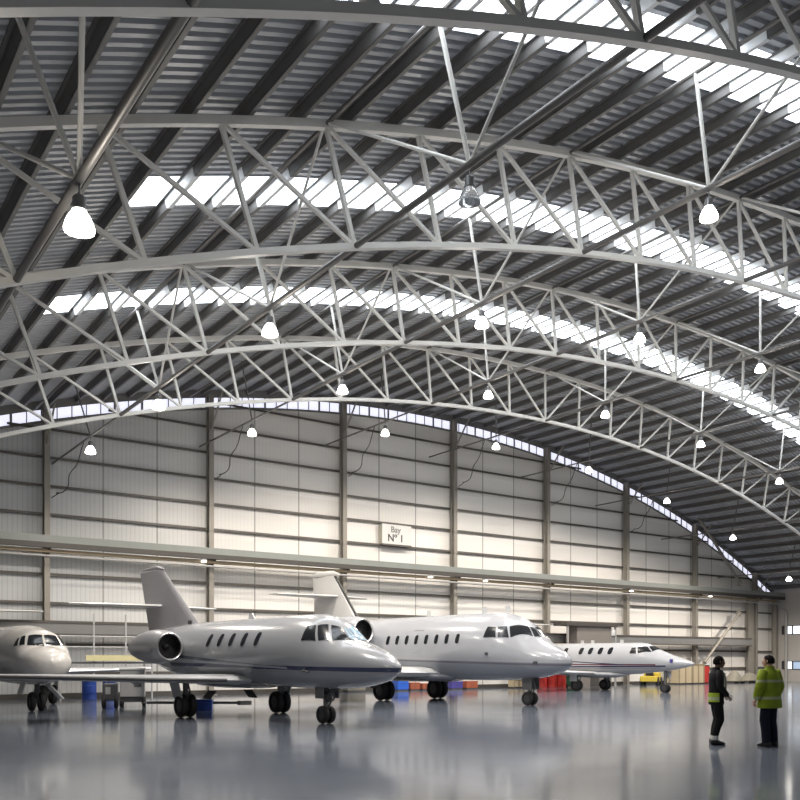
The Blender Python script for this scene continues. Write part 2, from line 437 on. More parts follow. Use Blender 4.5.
# ------------------------------------------------------------------ longitudinal tie struts with hangers
bays = [(D-.12, TY[0]), (TY[0], TY[1]), (TY[1], TY[2]), (TY[2], TY[3]), (TY[3], YF+.4)]
LAMPK = {0: (-9, -6, -3, 0, 3, 6, 9, 12), 1: (-9, -6, -3, 0, 3, 6), 2: (-9, -6, -3, 0), 3: (-12, -9, -6)}
for n_, k in enumerate(range(-12, 13, 3)):
    t = k*DTH; p = arc(t, RB); top = arc(t, RP0); q = arc(t, RT)
    lab = 'dark tie strut line with V braces under the roof, %s from the left' % ORD[n_]
    r = thing('tie_strut', lab, 'strut', (p[0], 0, p[1]), 0, 'longitudinal tie struts')
    dq = (q[0]-p[0], q[1]-p[1]); dt_ = (top[0]-p[0], top[1]-p[1])
    for bi, (ya, yb) in enumerate(bays):
        obj('strut_tube', MB().tube((0, ya, 0), (0, yb, 0), .062 if bi else .04, n=10), MT['strut'], r, 40)
        ym = (ya+yb)/2 if bi else 33.7
        obj('top_tube', MB().tube((dq[0], ya, dq[1]+.0), (dq[0], yb, dq[1]+.0), .045, n=8), MT['strut'], r, 40)
        if bi:
            obj('hanger', MB().tube((0, ym, 0), (dt_[0], ym, dt_[1]), .042, n=8), MT['truss'], r, 40)
            obj('brace', MB().tube((0, ym, 0), (dq[0], ya-.1, dq[1]), .034, n=8), MT['truss'], r, 40)
            obj('brace', MB().tube((0, ym, 0), (dq[0], yb+.1, dq[1]), .034, n=8), MT['truss'], r, 40)
        else:
            obj('hanger', MB().tube((0, ym, 0), (dt_[0], ym, dt_[1]), .03, n=8), MT['strut'], r, 40)

# ------------------------------------------------------------------ hanging lamps
BELL = [(.09, .0), (.10, -.03), (.15, -.09), (.19, -.17), (.215, -.25), (.21, -.29), (.16, -.31), (.0, -.32)]
def make_lamp(lit, label, loc):
    r = thing('high_bay_lamp', label, 'lamp', loc, 0, None)
    obj('hook', MB().tube((0, 0, 0), (0, 0, -.16), .012, n=6), MT['lampcap'], r)
    obj('gear_housing', MB().lathe([(0, -.14), (.06, -.14), (.085, -.17), (.085, -.30), (.10, -.31), (.10, -.33), (0, -.33)], n=14), MT['lampcap'], r, 35)
    b = MB().lathe([(rr*.9, zz*.95-.32) for rr, zz in BELL], n=18)
    obj('glass_bell', b, MT['lampglass' if lit else 'lampoff'], r, 60)
    return r
lit0 = off0 = None
ROWN = {0: 'row nearest the back wall', 1: 'second row out from the back wall', 2: 'third row out from the back wall', 3: 'nearest row overhead'}
for bi, ks in LAMPK.items():
    ya, yb = bays[bi]; ym = (ya+yb)/2 if bi else 33.7
    for i, k in enumerate(ks):
        p = arc(k*DTH, RB); loc = (p[0], ym, p[1] - (.066 if bi else .044))
        lit = not (bi == 3 and k == -9)
        lab = ('lit bell-shaped lamp, %s from the left in the %s' % (ORD[i], ROWN[bi])) if lit else 'unlit clear glass high-bay lamp hanging under a V brace in the nearest row overhead'
        if lit and bi == 3: lab = 'large glowing bell lamp at far left of the nearest row overhead' if k == -12 else 'glowing bell lamp at the right end of the nearest row overhead'
        if lit:
            if lit0 is None: lit0 = o = make_lamp(True, lab, loc)
            else: o = dup(lit0, loc, lab)
        else: o = make_lamp(False, lab, loc)
        o['group'] = 'hanging high-bay lamps'
        if lit:
            for kind, e in (('SPOT', 1080 if bi == 0 else 420), ('POINT', 0 if bi == 0 else 105)):
                if not e: continue
                L = bpy.data.lights.new('lamp_light', kind); L.energy = e; L.color = (1, .91, .79); L.shadow_soft_size = .2
                if kind == 'SPOT': L.spot_size = math.radians(164); L.spot_blend = .6
                lo = bpy.data.objects.new('lamp_light', L); COL.objects.link(lo); lo.parent = o; lo.location = (0, 0, -.72)

# ------------------------------------------------------------------ back wall steel
CX = [9.29+7.396*k for k in range(8)] + [XR-.35]
for i, x in enumerate(CX):
    top = arcz(x, RT-.05)
    last = i == 8
    lab = 'brown-grey steel column against the back wall, %s from the left' % ORD[i] if not last else 'steel corner column where the back wall meets the right wall'
    r = thing('wall_column', lab, 'column', (x, D-.55, 0), 0, 'back wall columns')
    w = .23
    obj('flange', MB().bb(-w/2, w/2, -.02, .02, 0, top), MT['column'], r)
    obj('flange', MB().bb(-w/2, w/2, .30, .34, 0, top), MT['column'], r)
    obj('web', MB().bb(-.05, .05, .02, .30, 0, top), MT['column'], r)
    obj('base_plate', MB().bb(-.25, .25, -.12, .42, 0, .03), MT['column'], r)
    if not last:
        zk = top-1.6
        obj('knee_brace', MB().bar((0, -.02, zk), (0, -1.25, min(zk+1.7, arcz(x, RT)-.2)), .07), MT['column'], r)
# a second, heavier post beside the eighth column
r = thing('braced_post', 'wide twin steel post beside the last columns near the right corner', 'post', (CX[7]-.75, D-.55, 0))
obj('flange', MB().bb(-.32, .32, -.02, .02, 0, 6.6), MT['column'], r)
obj('web', MB().bb(-.1, .1, .02, .34, 0, 6.6), MT['column'], r)

GZ = []
for py in (399, 427.5, 456, 485.6, 514): GZ.append(wz(py, wx(45, D), D))
GZ = [z for z in GZ]
step = GZ[3]-GZ[4]
zs_g = [5.35, 4.12] + [GZ[4]+step*i for i in range(0, 6)] + [2.35, 1.1]
zs_g.sort(reverse=True)
for i, z in enumerate(zs_g):
    # length of wall below the arch at that height
    lim = math.sqrt(max(0, (RT-.4)**2-(z-ZC)**2))
    xa, xb = max(XL+.2, X0-lim), min(XR-.05, X0+lim)
    g = MB().bb(xa, xb, D-.14, D-.005, z-.03, z+.035)
    g.bb(xa, xb, D-.155, D-.125, z-.075, z+.02)
    o = obj('wall_girt', g, MT['girt'])
    nm = 'highest' if i == 0 else ('lowest' if i == len(zs_g)-1 else ORD[i] + ' from the top')
    tag(o, 'thin dark horizontal girt across the white back wall, %s' % nm, 'girt', 'back wall girts')

# service gantry along the wall and the white pipe under it
zc = 6.66
r = thing('wall_gantry', 'long grey-green gantry beam running along the whole back wall', 'beam', (0, D-.95, zc))
obj('side_plate', MB().bb(XL+.3, XR-.1, -.15, -.08, -.08, .22), MT['gantry'], r)
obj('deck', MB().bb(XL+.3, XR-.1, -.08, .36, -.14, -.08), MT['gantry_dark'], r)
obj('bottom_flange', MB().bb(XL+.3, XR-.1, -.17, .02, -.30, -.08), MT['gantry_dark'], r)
for x in CX[:-1]:
    obj('bracket', MB().bar((x, .38, -.5), (x, -.05, -.25), .10), MT['gantry_dark'], r)
o = obj('service_pipe', MB().tube((XL+.4, D-1.05, 6.02), (XR-.5, D-1.05, 6.02), .05, n=12), MT['rail'], None, 40)
tag(o, 'long white pipe running along the back wall just under the gantry beam', 'pipe')
obj('cable_tray', MB().bb(XL+.3, XR-.8, .05, .3, -.48, -.34), MT['tandark'], r)
r = thing('air_duct', 'grey horizontal duct along the lower back wall at head height above the jets', 'duct', (0, D-.78, 0))
obj('duct_body', MB().bb(XL+.4, CX[7]-1.2, -.1, .18, 2.78, 3.22), MT['ductgrey'], r)
obj('rim', MB().bb(XL+.4, CX[7]-1.2, -.14, .2, 3.22, 3.32), MT['girt'], r)
obj('rim', MB().bb(XL+.4, CX[7]-1.2, -.14, .2, 2.70, 2.78), MT['girt'], r)
for i, px in enumerate((205, 432, 487, 633, 712)):
    x = wx(px, D-1.15)
    r = thing('gantry_light', 'small square white light under the gantry beam, %s from the left' % ORD[i], 'light', (x, D-1.02, 6.355), 0, 'small lights under the gantry')
    obj('fitting', MB().bb(-.10, .10, -.07, .07, -.09, .004), MT['grey'], r)
    obj('lens', MB().bb(-.10, .10, -.08, .08, -.15, -.09), MT['smallglow'], r)
# slack power cables looping from the columns to the wall-row lamps
for i, k in enumerate((-9, -6, -3, 0, 3, 6)):
    p = arc(k*DTH, RB); x0_ = CX[i]+.16; z0_ = p[1]-1.55; q0 = Vector((x0_, D-.62, z0_)); q1 = Vector((p[0], 34.6, p[1]-.06)); pts = []
    for j in range(17):
        u = j/16; v = q0.lerp(q1, u); pts.append((v.x+.18*sin(u*17)*(1-u), v.y, v.z - .5*sin(PI*u) + .16*sin(u*13)*(1-u)))
    o = obj('power_cable', MB().path(pts, .022, 6), MT['cable'], None, 60); tag(o, 'thin black slack cable looping from a wall column to a lamp, %s from the left' % ORD[i], 'cable', 'lamp cables by the back wall')
# diagonal wall braces at the right end
def brace(lab, p, q):
    r = thing('wall_brace', lab, 'brace', p)
    q = Vector(q)-Vector(p)
    obj('tube', MB().tube((0, 0, 0), q, .10, n=10), MT['column'], r, 40)
    obj('gusset', MB().box((q.x*.02, .06, q.z*.02), (.45, .04, .45)), MT['column'], r)
    obj('gusset', MB().box((q.x*.98, .06, q.z*.98), (.45, .04, .45)), MT['column'], r)
yb_ = D-1.08
brace('upper diagonal steel brace above the gantry near the right corner', (wx(741, yb_), yb_, 7.3), (wx(700, yb_), yb_, 11.6))
o_ = (wx(704.5, yb_), yb_, 1.5)
brace('lower diagonal steel brace slanting down behind the tan crates', o_, (wx(740, yb_), yb_, 5.2))
o = obj('down_pipe', MB().path([(XR-.3, D-1.3, 0), (XR-.3, D-1.3, 5.3), (XR-.3, D-1.22, 5.5), (XR-.3, D-.95, 5.6)], .11, 12), MT['rail'], None, 40); tag(o, 'white vertical downpipe in the right-hand corner beside the side wall', 'pipe')

# bay sign
zt, zbm = wz(526, wx(395, D), D), wz(545.5, wx(395, D), D)
xa, xb = wx(382.2, D-.35), wx(411, D-.35)
r = thing('bay_sign', 'white boxed sign reading Bay No 1 high on the back wall', 'sign', ((xa+xb)/2, D-.35, (zt+zbm)/2))
hw, hh = (xb-xa)/2, (zt-zbm)/2
obj('box', MB().bb(-hw, hw, .02, .33, -hh, hh), MT['signside'], r)
obj('face', MB().bb(-hw, hw, -.01, .02, -hh, hh), MT['sign'], r)
obj('sill', MB().bb(-hw, hw, -.06, .1, -hh-.09, -hh), MT['girt'], r)
def text(name, s, size, loc, m, parent):
    cu = bpy.data.curves.new(name, 'FONT'); cu.body = s; cu.size = size; cu.align_x = 'CENTER'; cu.align_y = 'CENTER'; cu.extrude = .006; cu.offset = .009
    tmp = bpy.data.objects.new('tmp', cu); COL.objects.link(tmp); bpy.context.view_layer.update()
    me = bpy.data.meshes.new_from_object(tmp.evaluated_get(bpy.context.evaluated_depsgraph_get())); bpy.data.objects.remove(tmp)
    me.materials.clear(); me.materials.append(m)
    o = bpy.data.objects.new(name, me); COL.objects.link(o); o.parent = parent; o.location = loc; o.rotation_euler = (PI/2, 0, 0)
    return o
text('lettering', 'Bay', .46, (-.08, -.02, hh*.46), MT['signtext2'], r)
text('lettering', 'N\u00ba 1', .56, (-.08, -.02, -hh*.40), MT['signtext'], r)

# ------------------------------------------------------------------ aircraft
def catmull(st, y):
    """st rows (y, zc, half width, up, down); cubic interpolation"""
    if y <= st[0][0]: return st[0][1:]
    if y >= st[-1][0]: return st[-1][1:]
    for i in range(len(st)-1):
        if st[i][0] <= y <= st[i+1][0]: break
    p0, p1, p2, p3 = st[max(i-1, 0)], st[i], st[i+1], st[min(i+2, len(st)-1)]
    h = p2[0]-p1[0]; t = (y-p1[0])/h; out = []
    for a, b, c, d in zip(p0[1:], p1[1:], p2[1:], p3[1:]):
        m1 = (c-a)/max(p2[0]-p0[0], 1e-6)*h; m2 = (d-b)/max(p3[0]-p1[0], 1e-6)*h
        out.append((2*t**3-3*t*t+1)*b + (t**3-2*t*t+t)*m1 + (-2*t**3+3*t*t)*c + (t**3-t*t)*m2)
    return out
class Jet:
    def __init__(s, st, root): s.st = st; s.root = root
    def pt(s, y, a, off=0):
        """point on the skin: a = 0 at the top, + to starboard (-X)"""
        zc, w, up, dn = catmull(s.st, y)
        sx, cz = sin(a), cos(a)
        v = up if cz > 0 else dn
        return Vector((-(w+off)*sx, y, zc + (v+off)*cz))
    def fuselage(s, m, n=36, rings=64):
        y0, y1 = s.st[0][0], s.st[-1][0]
        R = []
        for i in range(rings+1):
            u = i/rings; yy = y0 + (y1-y0)*(u**1.6*.5 + u*.5)
            R.append([s.pt(yy, 2*PI*k/n) for k in range(n)])
        return obj('fuselage', MB().rings(R), m, s.root, 60)
    def patch(s, name, quad, m, parent, off=.012, nu=5, nv=6, zmode=True):
        """quad corners as (y, z) on the starboard (side=+1) skin, order: rear-low, front-low, front-high, rear-high"""
        rows = []
        for i in range(nu+1):
            u = i/nu; row = []
            for j in range(nv+1):
                v = j/nv
                a = [quad[0][k]*(1-u)+quad[1][k]*u for k in (0, 1)]; b = [quad[3][k]*(1-u)+quad[2][k]*u for k in (0, 1)]
                row.append(s.pt(a[0]*(1-v)+b[0]*v, a[1]*(1-v)+b[1]*v, off))
            rows.append(row)
        return obj(name, MB().grid(rows), m, parent, 60)
    def ang(s, y, z, side=1):
        zc, w, up, dn = catmull(s.st, y)
        c = (z-zc)/(up if z > zc else dn); c = max(-1, min(1, c))
        return side*math.acos(c)
    def window(s, y, z, w, h, parent, m, side=1, slant=0, name='cabin_window'):
        N = 14; vs = []
        for k in range(N):
            q = 2*PI*k/N; cx, cz = cos(q), sin(q)
            e = .6
            px = math.copysign(abs(cx)**e, cx)*w/2; pz = math.copysign(abs(cz)**e, cz)*h/2
            yy = y+px-slant*pz; vs.append(s.pt(yy, s.ang(yy, z+pz, side), .012))
        c = s.pt(y, s.ang(y, z, side), .014)
        g = MB().add(vs+[c], [(k, (k+1) % N, N) for k in range(N)])
        return obj(name, g, m, parent, 60)
def foil(root, tip, mb, n=12, up=Vector((0, 0, 1))):
    """root/tip: (leading edge point, chord, thickness); chord runs +Y; thickness along up"""
    R = []
    for (le, ch, th) in (root, tip):
        le = Vector(le); ring = []
        prof = [(0, 0), (.03, .32), (.12, .47), (.3, .5), (.55, .38), (.8, .18), (1, .02)]
        for a, b in prof: ring.append(le + Vector((0, a*ch, 0)) + up*(b*th))
        for a, b in prof[-1:0:-1]: ring.append(le + Vector((0, a*ch, 0)) - up*(b*th*.8))
        R.append(ring)
    return mb.rings(R)
def wheel(parent, x, y, r, w, name='wheel', hub=True):
    pr = [(r*.55, -w*.42), (r*.8, -w*.5), (r*.95, -w*.38), (r, -w*.15), (r, w*.15), (r*.95, w*.38), (r*.8, w*.5), (r*.55, w*.42)]
    t = obj(name, MB().lathe(pr, (x, y, r), 'x', 24), MT['tyre'], parent, 40)
    if hub: obj('hub', MB().lathe([(0, -w*.36), (r*.3, -w*.40), (r*.56, -w*.32), (r*.56, w*.32), (r*.3, w*.40), (0, w*.36)], (x, y, r), 'x', 16), MT['hub'], t, 35)
    return t
def gear_leg(root, name, x, y, ztop, r, w, gap, door=None, lean=0):
    """twin-wheel leg"""
    g = MB().tube((x, y, r), (x+lean, y, ztop), .065, .085, 12).tube((x-gap, y, r), (x+gap, y, r), .05, n=10)
    g.path([(x, y-.05, r+.12), (x, y-.28, r+.42), (x+lean*.5, y-.08, r+.75)], .03, 8)
    leg = obj(name, g, MT['gear'], root, 40)
    for sx in ((-1, 1) if gap else (0,)):
        wheel(leg, x+sx*gap, y, r, w)
    return leg
def nacelle(root, x, y, z, r, length, m, pylon_x):
    """front of the intake at y, engine runs back +Y"""
    g = MB().lathe([(r*.87, .03), (r*.90, 0), (r*.97, .05), (r*1.10, .35), (r*1.18, .8), (r*1.14, length*.55), (r*.95, length*.8), (r*.70, length), (r*.62, length-.02), (r*.60, length-.3)], (x, y, z), 'y', 28)
    n = obj('engine_nacelle', g, m, root, 45)
    obj('intake_lip', MB().lathe([(r*.81, .05), (r*.84, 0), (r*.89, -.012), (r*.965, .05)], (x, y, z), 'y', 28), MT['chrome'], n, 60)
    obj('fan', MB().lathe([(0, .16), (r*.2, .24), (r*.22, .34), (r*.80, .34), (r*.815, .04)], (x, y, z), 'y', 24), MT['fan'], n, 30)
    obj('exhaust', MB().lathe([(0, length-.28), (r*.6, length-.28), (r*.62, length-.02)], (x, y, z), 'y', 20), MT['fan'], n, 40)
    sx = pylon_x - x
    R = []
    for px in (x+sx*.1, x+sx*1.15):
        R.append([(px, y+.55+a*(length-1.1), z+b) for a, b in ((0, 0), (.15, .10), (.6, .10), (1, 0), (.6, -.10), (.15, -.10))])
    obj('pylon', MB().rings(R), m, root, 40)
    return n
PHI = math.radians(5)

# ---- near jet (J1)
def build_jet_one():
    r = thing('business_jet', 'nearest white twin-engine jet with thin navy cheat line, nose pointing right', 'airplane', (11.19, 24.37, 0), PHI, 'parked business jets')
    st = [(-7.66, 1.46, .03, .03, .03), (-7.60, 1.46, .13, .10, .12), (-7.3, 1.48, .34, .26, .30), (-6.9, 1.52, .54, .39, .45), (-6.35, 1.58, .70, .50, .60), (-5.86, 1.64, .80, .58, .70), (-5.5, 1.70, .86, .82, .78), (-5.15, 1.76, .91, .98, .85),
          (-4.8, 1.80, .94, 1.03, .90), (-4.2, 1.85, .96, 1.01, .95), (-2, 1.88, .97, .98, .97), (1, 1.88, .97, .97, .95), (2.5, 1.90, .90, .93, .88), (4, 2.0, .74, .76, .72), (5.5, 2.15, .48, .5, .48), (6.8, 2.3, .2, .22, .2), (7.0, 2.32, .06, .08, .06)]
    J = Jet(st, r)
    navy, mid = (.02, .025, .07), (.10, .11, .15)
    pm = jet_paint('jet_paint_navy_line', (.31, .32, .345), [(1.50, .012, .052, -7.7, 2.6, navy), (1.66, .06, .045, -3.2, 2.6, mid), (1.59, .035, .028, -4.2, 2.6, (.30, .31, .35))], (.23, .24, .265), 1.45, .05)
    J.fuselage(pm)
    A = J.ang
    # cockpit glazing, starboard and port
    for sd in (1, -1):
        J.patch('side_window', [(-4.88, sd*1.23), (-5.38, sd*1.10), (-5.12, sd*.70), (-4.88, sd*.79)], MT['glass'], r)
        J.patch('side_window', [(-5.46, sd*1.05), (-5.71, sd*.80), (-5.36, sd*.44), (-5.17, sd*.67)], MT['glass'], r)
        J.patch('windscreen', [(-5.76, sd*.73), (-6.05, sd*.20), (-5.58, sd*.12), (-5.41, sd*.38)], MT['wsglass' if sd == 1 else 'wsreflect'], r)
        J.patch('windscreen', [(-6.06, sd*.16), (-6.07, sd*.02), (-5.59, sd*.02), (-5.59, sd*.08)], MT['wsreflect'], r)
    for yy in (-2.82, -2.12, -1.45, -.80, -.15):
        for sd in (1, -1): J.window(yy, 2.22, .21, .36, r, MT['glass'], sd, .22)
    # wing
    for sd in (-1, 1):
        g = MB(); foil(((sd*.55, -1.95, 1.08), 3.2, .34), ((sd*3.2, -.9, 1.13), 2.2, .24), g); foil(((sd*3.2, -.9, 1.13), 2.2, .24), ((sd*7.6, 1.25, 1.24), 1.15, .12), g)
        w = obj('wing', g, MT['wing'], r, 40)
        g = MB()
        for a, b in (((sd*1.2, -1.70, 1.09), (sd*3.2, -.905, 1.13)), ((sd*3.2, -.905, 1.13), (sd*7.6, 1.245, 1.24))): g.tube(a, b, .045, n=8)
        obj('leading_edge', g, MT['geardark'], w, 40)
        obj('flap_fairing', MB().path([(sd*2.5, .9, 1.02), (sd*2.5, 1.4, .98), (sd*2.5, 2.0, 1.06)], [.03, .07, .02], 8), MT['wing'], w, 40)
    obj('belly_fairing', MB().rings([[(.8*s_*cos(q), y, .98 + .16*s_*sin(q)) for q in [2*PI*k/20 for k in range(20)]] for y, s_ in ((-2.4, .3), (-1.6, .9), (0, 1.05), (1.2, .9), (2.2, .3))]), pm, r, 50)
    # fin and tailplane
    up = Vector((1, 0, 0))
    fin = MB(); foil(((0, 2.0, 2.62), 3.95, .30), ((0, 4.85, 4.75), 1.85, .14), fin, up=up)
    f = obj('tail_fin', fin, MT['fing'], r, 40)
    obj('fin_cap', MB().path([(0, 4.75, 4.76), (0, 5.3, 4.86), (0, 6.65, 4.84)], [.04, .075, .03], 10), MT['fing'], f, 50)
    obj('navigation_light', MB().box((-.17, 2.55, 2.86), (.02, .24, .12)), MT['geardark'], f)
    for sd in (-1, 1):
        g = MB(); foil(((sd*.02, 4.75, 3.50), 1.5, .14), ((sd*2.75, 6.15, 3.56), .75, .07), g)
        obj('tailplane', g, MT['white'], r, 40)
    for sd in (-1, 1):
        nacelle(r, sd*1.45, 1.30, 2.06, .45, 2.35, MT['fing'], sd*.7)
    # gear
    for sd in (-1, 1):
        lg = gear_leg(r, 'main_gear', sd*1.6, 0, 1.1, .34, .20, .135)
        obj('gear_door', MB().box((sd*1.88, .05, .82), (.03, .55, .55), Matrix.Rotation(sd*.28, 3, 'Y')), MT['grey'], lg)
        obj('gear_door', MB().box((sd*.7, .25, .62), (.30, .5, .03), Matrix.Rotation(sd*.9, 3, 'Y')), MT['geardark'], lg)
    lg = gear_leg(r, 'nose_gear', 0, -4.72, 1.1, .235, .14, .105)
    obj('landing_light', MB().lathe([(0, 0), (.13, 0), (.15, .1), (.1, .2), (0, .2)], (0, -4.95, .70), 'y', 14), MT['geardark'], lg, 40)
    obj('gear_door', MB().bb(-.26, -.23, -4.95, -4.6, .66, 1.0), MT['gear'], lg)
    obj('gear_door', MB().bb(.23, .26, -4.95, -4.6, .66, 1.0), MT['gear'], lg)
    obj('pitot_probe', MB().path([J.pt(-5.05, 1.98, 0), J.pt(-5.05, 1.98, .12), J.pt(-5.3, 1.98, .14)], .025, 8), MT['geardark'], r, 40)
    o = obj('antenna', MB().add([(0, -1.2, 2.84), (0, -.8, 2.84), (0, -.85, 3.02), (0, -1.0, 3.02), (.03, -1.2, 2.84), (.03, -.8, 2.84), (.03, -.85, 3.02), (.03, -1.0, 3.02)], [(0, 1, 2, 3), (7, 6, 5, 4), (0, 4, 5, 1), (1, 5, 6, 2), (2, 6, 7, 3), (3, 7, 4, 0)]), MT['white'], r)
    return r
build_jet_one()

# ---- middle jet (J2): larger, wide body, T-tail
def build_jet_two():
    r = thing('business_jet', 'large wide white jet in the middle of the row with eight cabin windows', 'airplane', (21.8, 29.9, 0), PHI, 'parked business jets')
    st = [(-8.46, 1.58, .04, .04, .04), (-8.38, 1.58, .2, .16, .17), (-8.1, 1.60, .46, .36, .36), (-7.6, 1.66, .74, .56, .56), (-7.15, 1.73, .93, .74, .72), (-6.85, 1.80, 1.02, .98, .80), (-6.5, 1.87, 1.11, 1.16, .91), (-6.1, 1.96, 1.20, 1.28, 1.03),
          (-5.4, 2.08, 1.29, 1.34, 1.18), (-4.4, 2.14, 1.32, 1.32, 1.26), (-1, 2.16, 1.32, 1.30, 1.28), (2, 2.18, 1.30, 1.28, 1.22), (4, 2.34, 1.05, 1.08, 1.0), (6, 2.6, .66, .70, .62), (7.6, 2.85, .25, .28, .22), (7.9, 2.88, .06, .06, .06)]
    J = Jet(st, r)
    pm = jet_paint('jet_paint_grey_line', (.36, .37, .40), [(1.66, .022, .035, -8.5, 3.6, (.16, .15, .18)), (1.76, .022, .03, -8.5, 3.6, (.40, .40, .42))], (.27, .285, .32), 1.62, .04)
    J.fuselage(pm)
    for sd in (1, -1):
        J.patch('side_window', [(-5.42, sd*1.27), (-5.96, sd*1.19), (-5.80, sd*.89), (-5.46, sd*.93)], MT['glass'], r)
        J.patch('side_window', [(-6.04, sd*1.17), (-6.46, sd*1.06), (-6.20, sd*.74), (-5.88, sd*.86)], MT['glass'], r)
        J.patch('windscreen', [(-6.52, sd*1.03), (-7.07, sd*.40), (-6.72, sd*.22), (-6.28, sd*.70)], MT['wsglass'], r)
        J.patch('windscreen', [(-7.09, sd*.34), (-7.14, sd*.02), (-6.80, sd*.02), (-6.74, sd*.17)], MT['wsglass'], r)
    for i in range(8):
        for sd in (1, -1): J.window(-.02-i*.585, 2.46, .2, .36, r, MT['glass'], sd, .05)
    # outline of the over-wing exit
    g = MB()
    for (ya, za), (yb, zb) in (((-1.5, 2.0), (-1.5, 2.85)), ((-2.05, 2.0), (-2.05, 2.85)), ((-1.5, 2.0), (-2.05, 2.0)), ((-1.5, 2.85), (-2.05, 2.85))):
        g.tube(J.pt(ya, J.ang(ya, za), .0), J.pt(yb, J.ang(yb, zb), .0), .018, n=6)
    obj('exit_door', g, MT['pencil'], r)
    for sd in (-1, 1):
        g = MB(); foil(((sd*.6, -2.75, 1.15), 4.4, .5), ((sd*3.6, -1.2, 1.22), 3.0, .34), g); foil(((sd*3.6, -1.2, 1.22), 3.0, .34), ((sd*8.6, 1.7, 1.55), 1.4, .16), g)
        w = obj('wing', g, MT['white'], r, 40)
        g = MB()
        for a, b in (((sd*1.25, -2.44, 1.16), (sd*3.6, -1.21, 1.22)), ((sd*3.6, -1.21, 1.22), (sd*8.6, 1.69, 1.55))): g.tube(a, b, .05, n=8)
        obj('leading_edge', g, MT['chrome'], w, 40)
        g = MB(); foil(((sd*8.55, 1.9, 1.5), 1.3, .12), ((sd*8.95, 2.9, 2.5), .6, .06), g, up=Vector((1, 0, 0)))
        obj('winglet', g, MT['white'], w, 40)
    obj('belly_fairing', MB().rings([[(1.25*s_*cos(q), y, 1.02 + .26*s_*sin(q)) for q in [2*PI*k/20 for k in range(20)]] for y, s_ in ((-3.3, .3), (-2.4, .9), (0, 1.05), (2.2, .9), (3.4, .3))]), pm, r, 50)
    up = Vector((1, 0, 0))
    fin = MB(); foil(((0, 3.5, 3.30), 3.6, .40), ((0, 5.5, 5.62), 1.75, .22), fin, up=up)
    f = obj('tail_fin', fin, MT['finw'], r, 40)
    obj('deice_boot', MB().bar((0, 3.5, 3.34), (0, 5.48, 5.6), .07, .12), MT['deice'], f)
    obj('bullet_fairing', MB().path([(0, 5.15, 5.66), (0, 5.6, 5.72), (0, 6.6, 5.74), (0, 7.5, 5.72)], [.05, .14, .15, .04], 12), MT['finw'], f, 50)
    for sd in (-1, 1):
        g = MB(); foil(((sd*.05, 5.0, 4.62), 1.9, .16), ((sd*2.6, 6.3, 4.70), .9, .08), g)
        obj('tailplane', g, MT['finw'], r, 40)
    for sd in (-1, 1):
        nacelle(r, sd*1.95, .75, 2.86, .55, 3.8, pm, sd*1.0)
    for sd in (-1, 1):
        lg = gear_leg(r, 'main_gear', sd*1.5, 0, 1.3, .42, .24, .17)
        obj('gear_door', MB().box((sd*1.9, .1, .8), (.04, .7, .6), Matrix.Rotation(sd*.2, 3, 'Y')), MT['geardark'], lg)
    lg = gear_leg(r, 'nose_gear', 0, -6.58, 1.2, .25, .15, .13)
    obj('gear_door', MB().bb(-.22, -.19, -6.85, -6.4, .58, 1.0), MT['gear'], lg)
    obj('gear_door', MB().bb(.19, .22, -6.85, -6.4, .58, 1.0), MT['gear'], lg)
    for yy in (-1.1, -4.3, -5.5):
        obj('antenna', MB().box((0, yy, 3.56), (.03, .22, .24)), MT['white'], r)
    obj('static_port', MB().box(J.pt(-5.6, 1.72), (.06, .12, .10)), MT['geardark'], r)
    obj('static_port', MB().box(J.pt(-7.5, 1.75), (.06, .16, .08)), MT['geardark'], r)
    return r
build_jet_two()

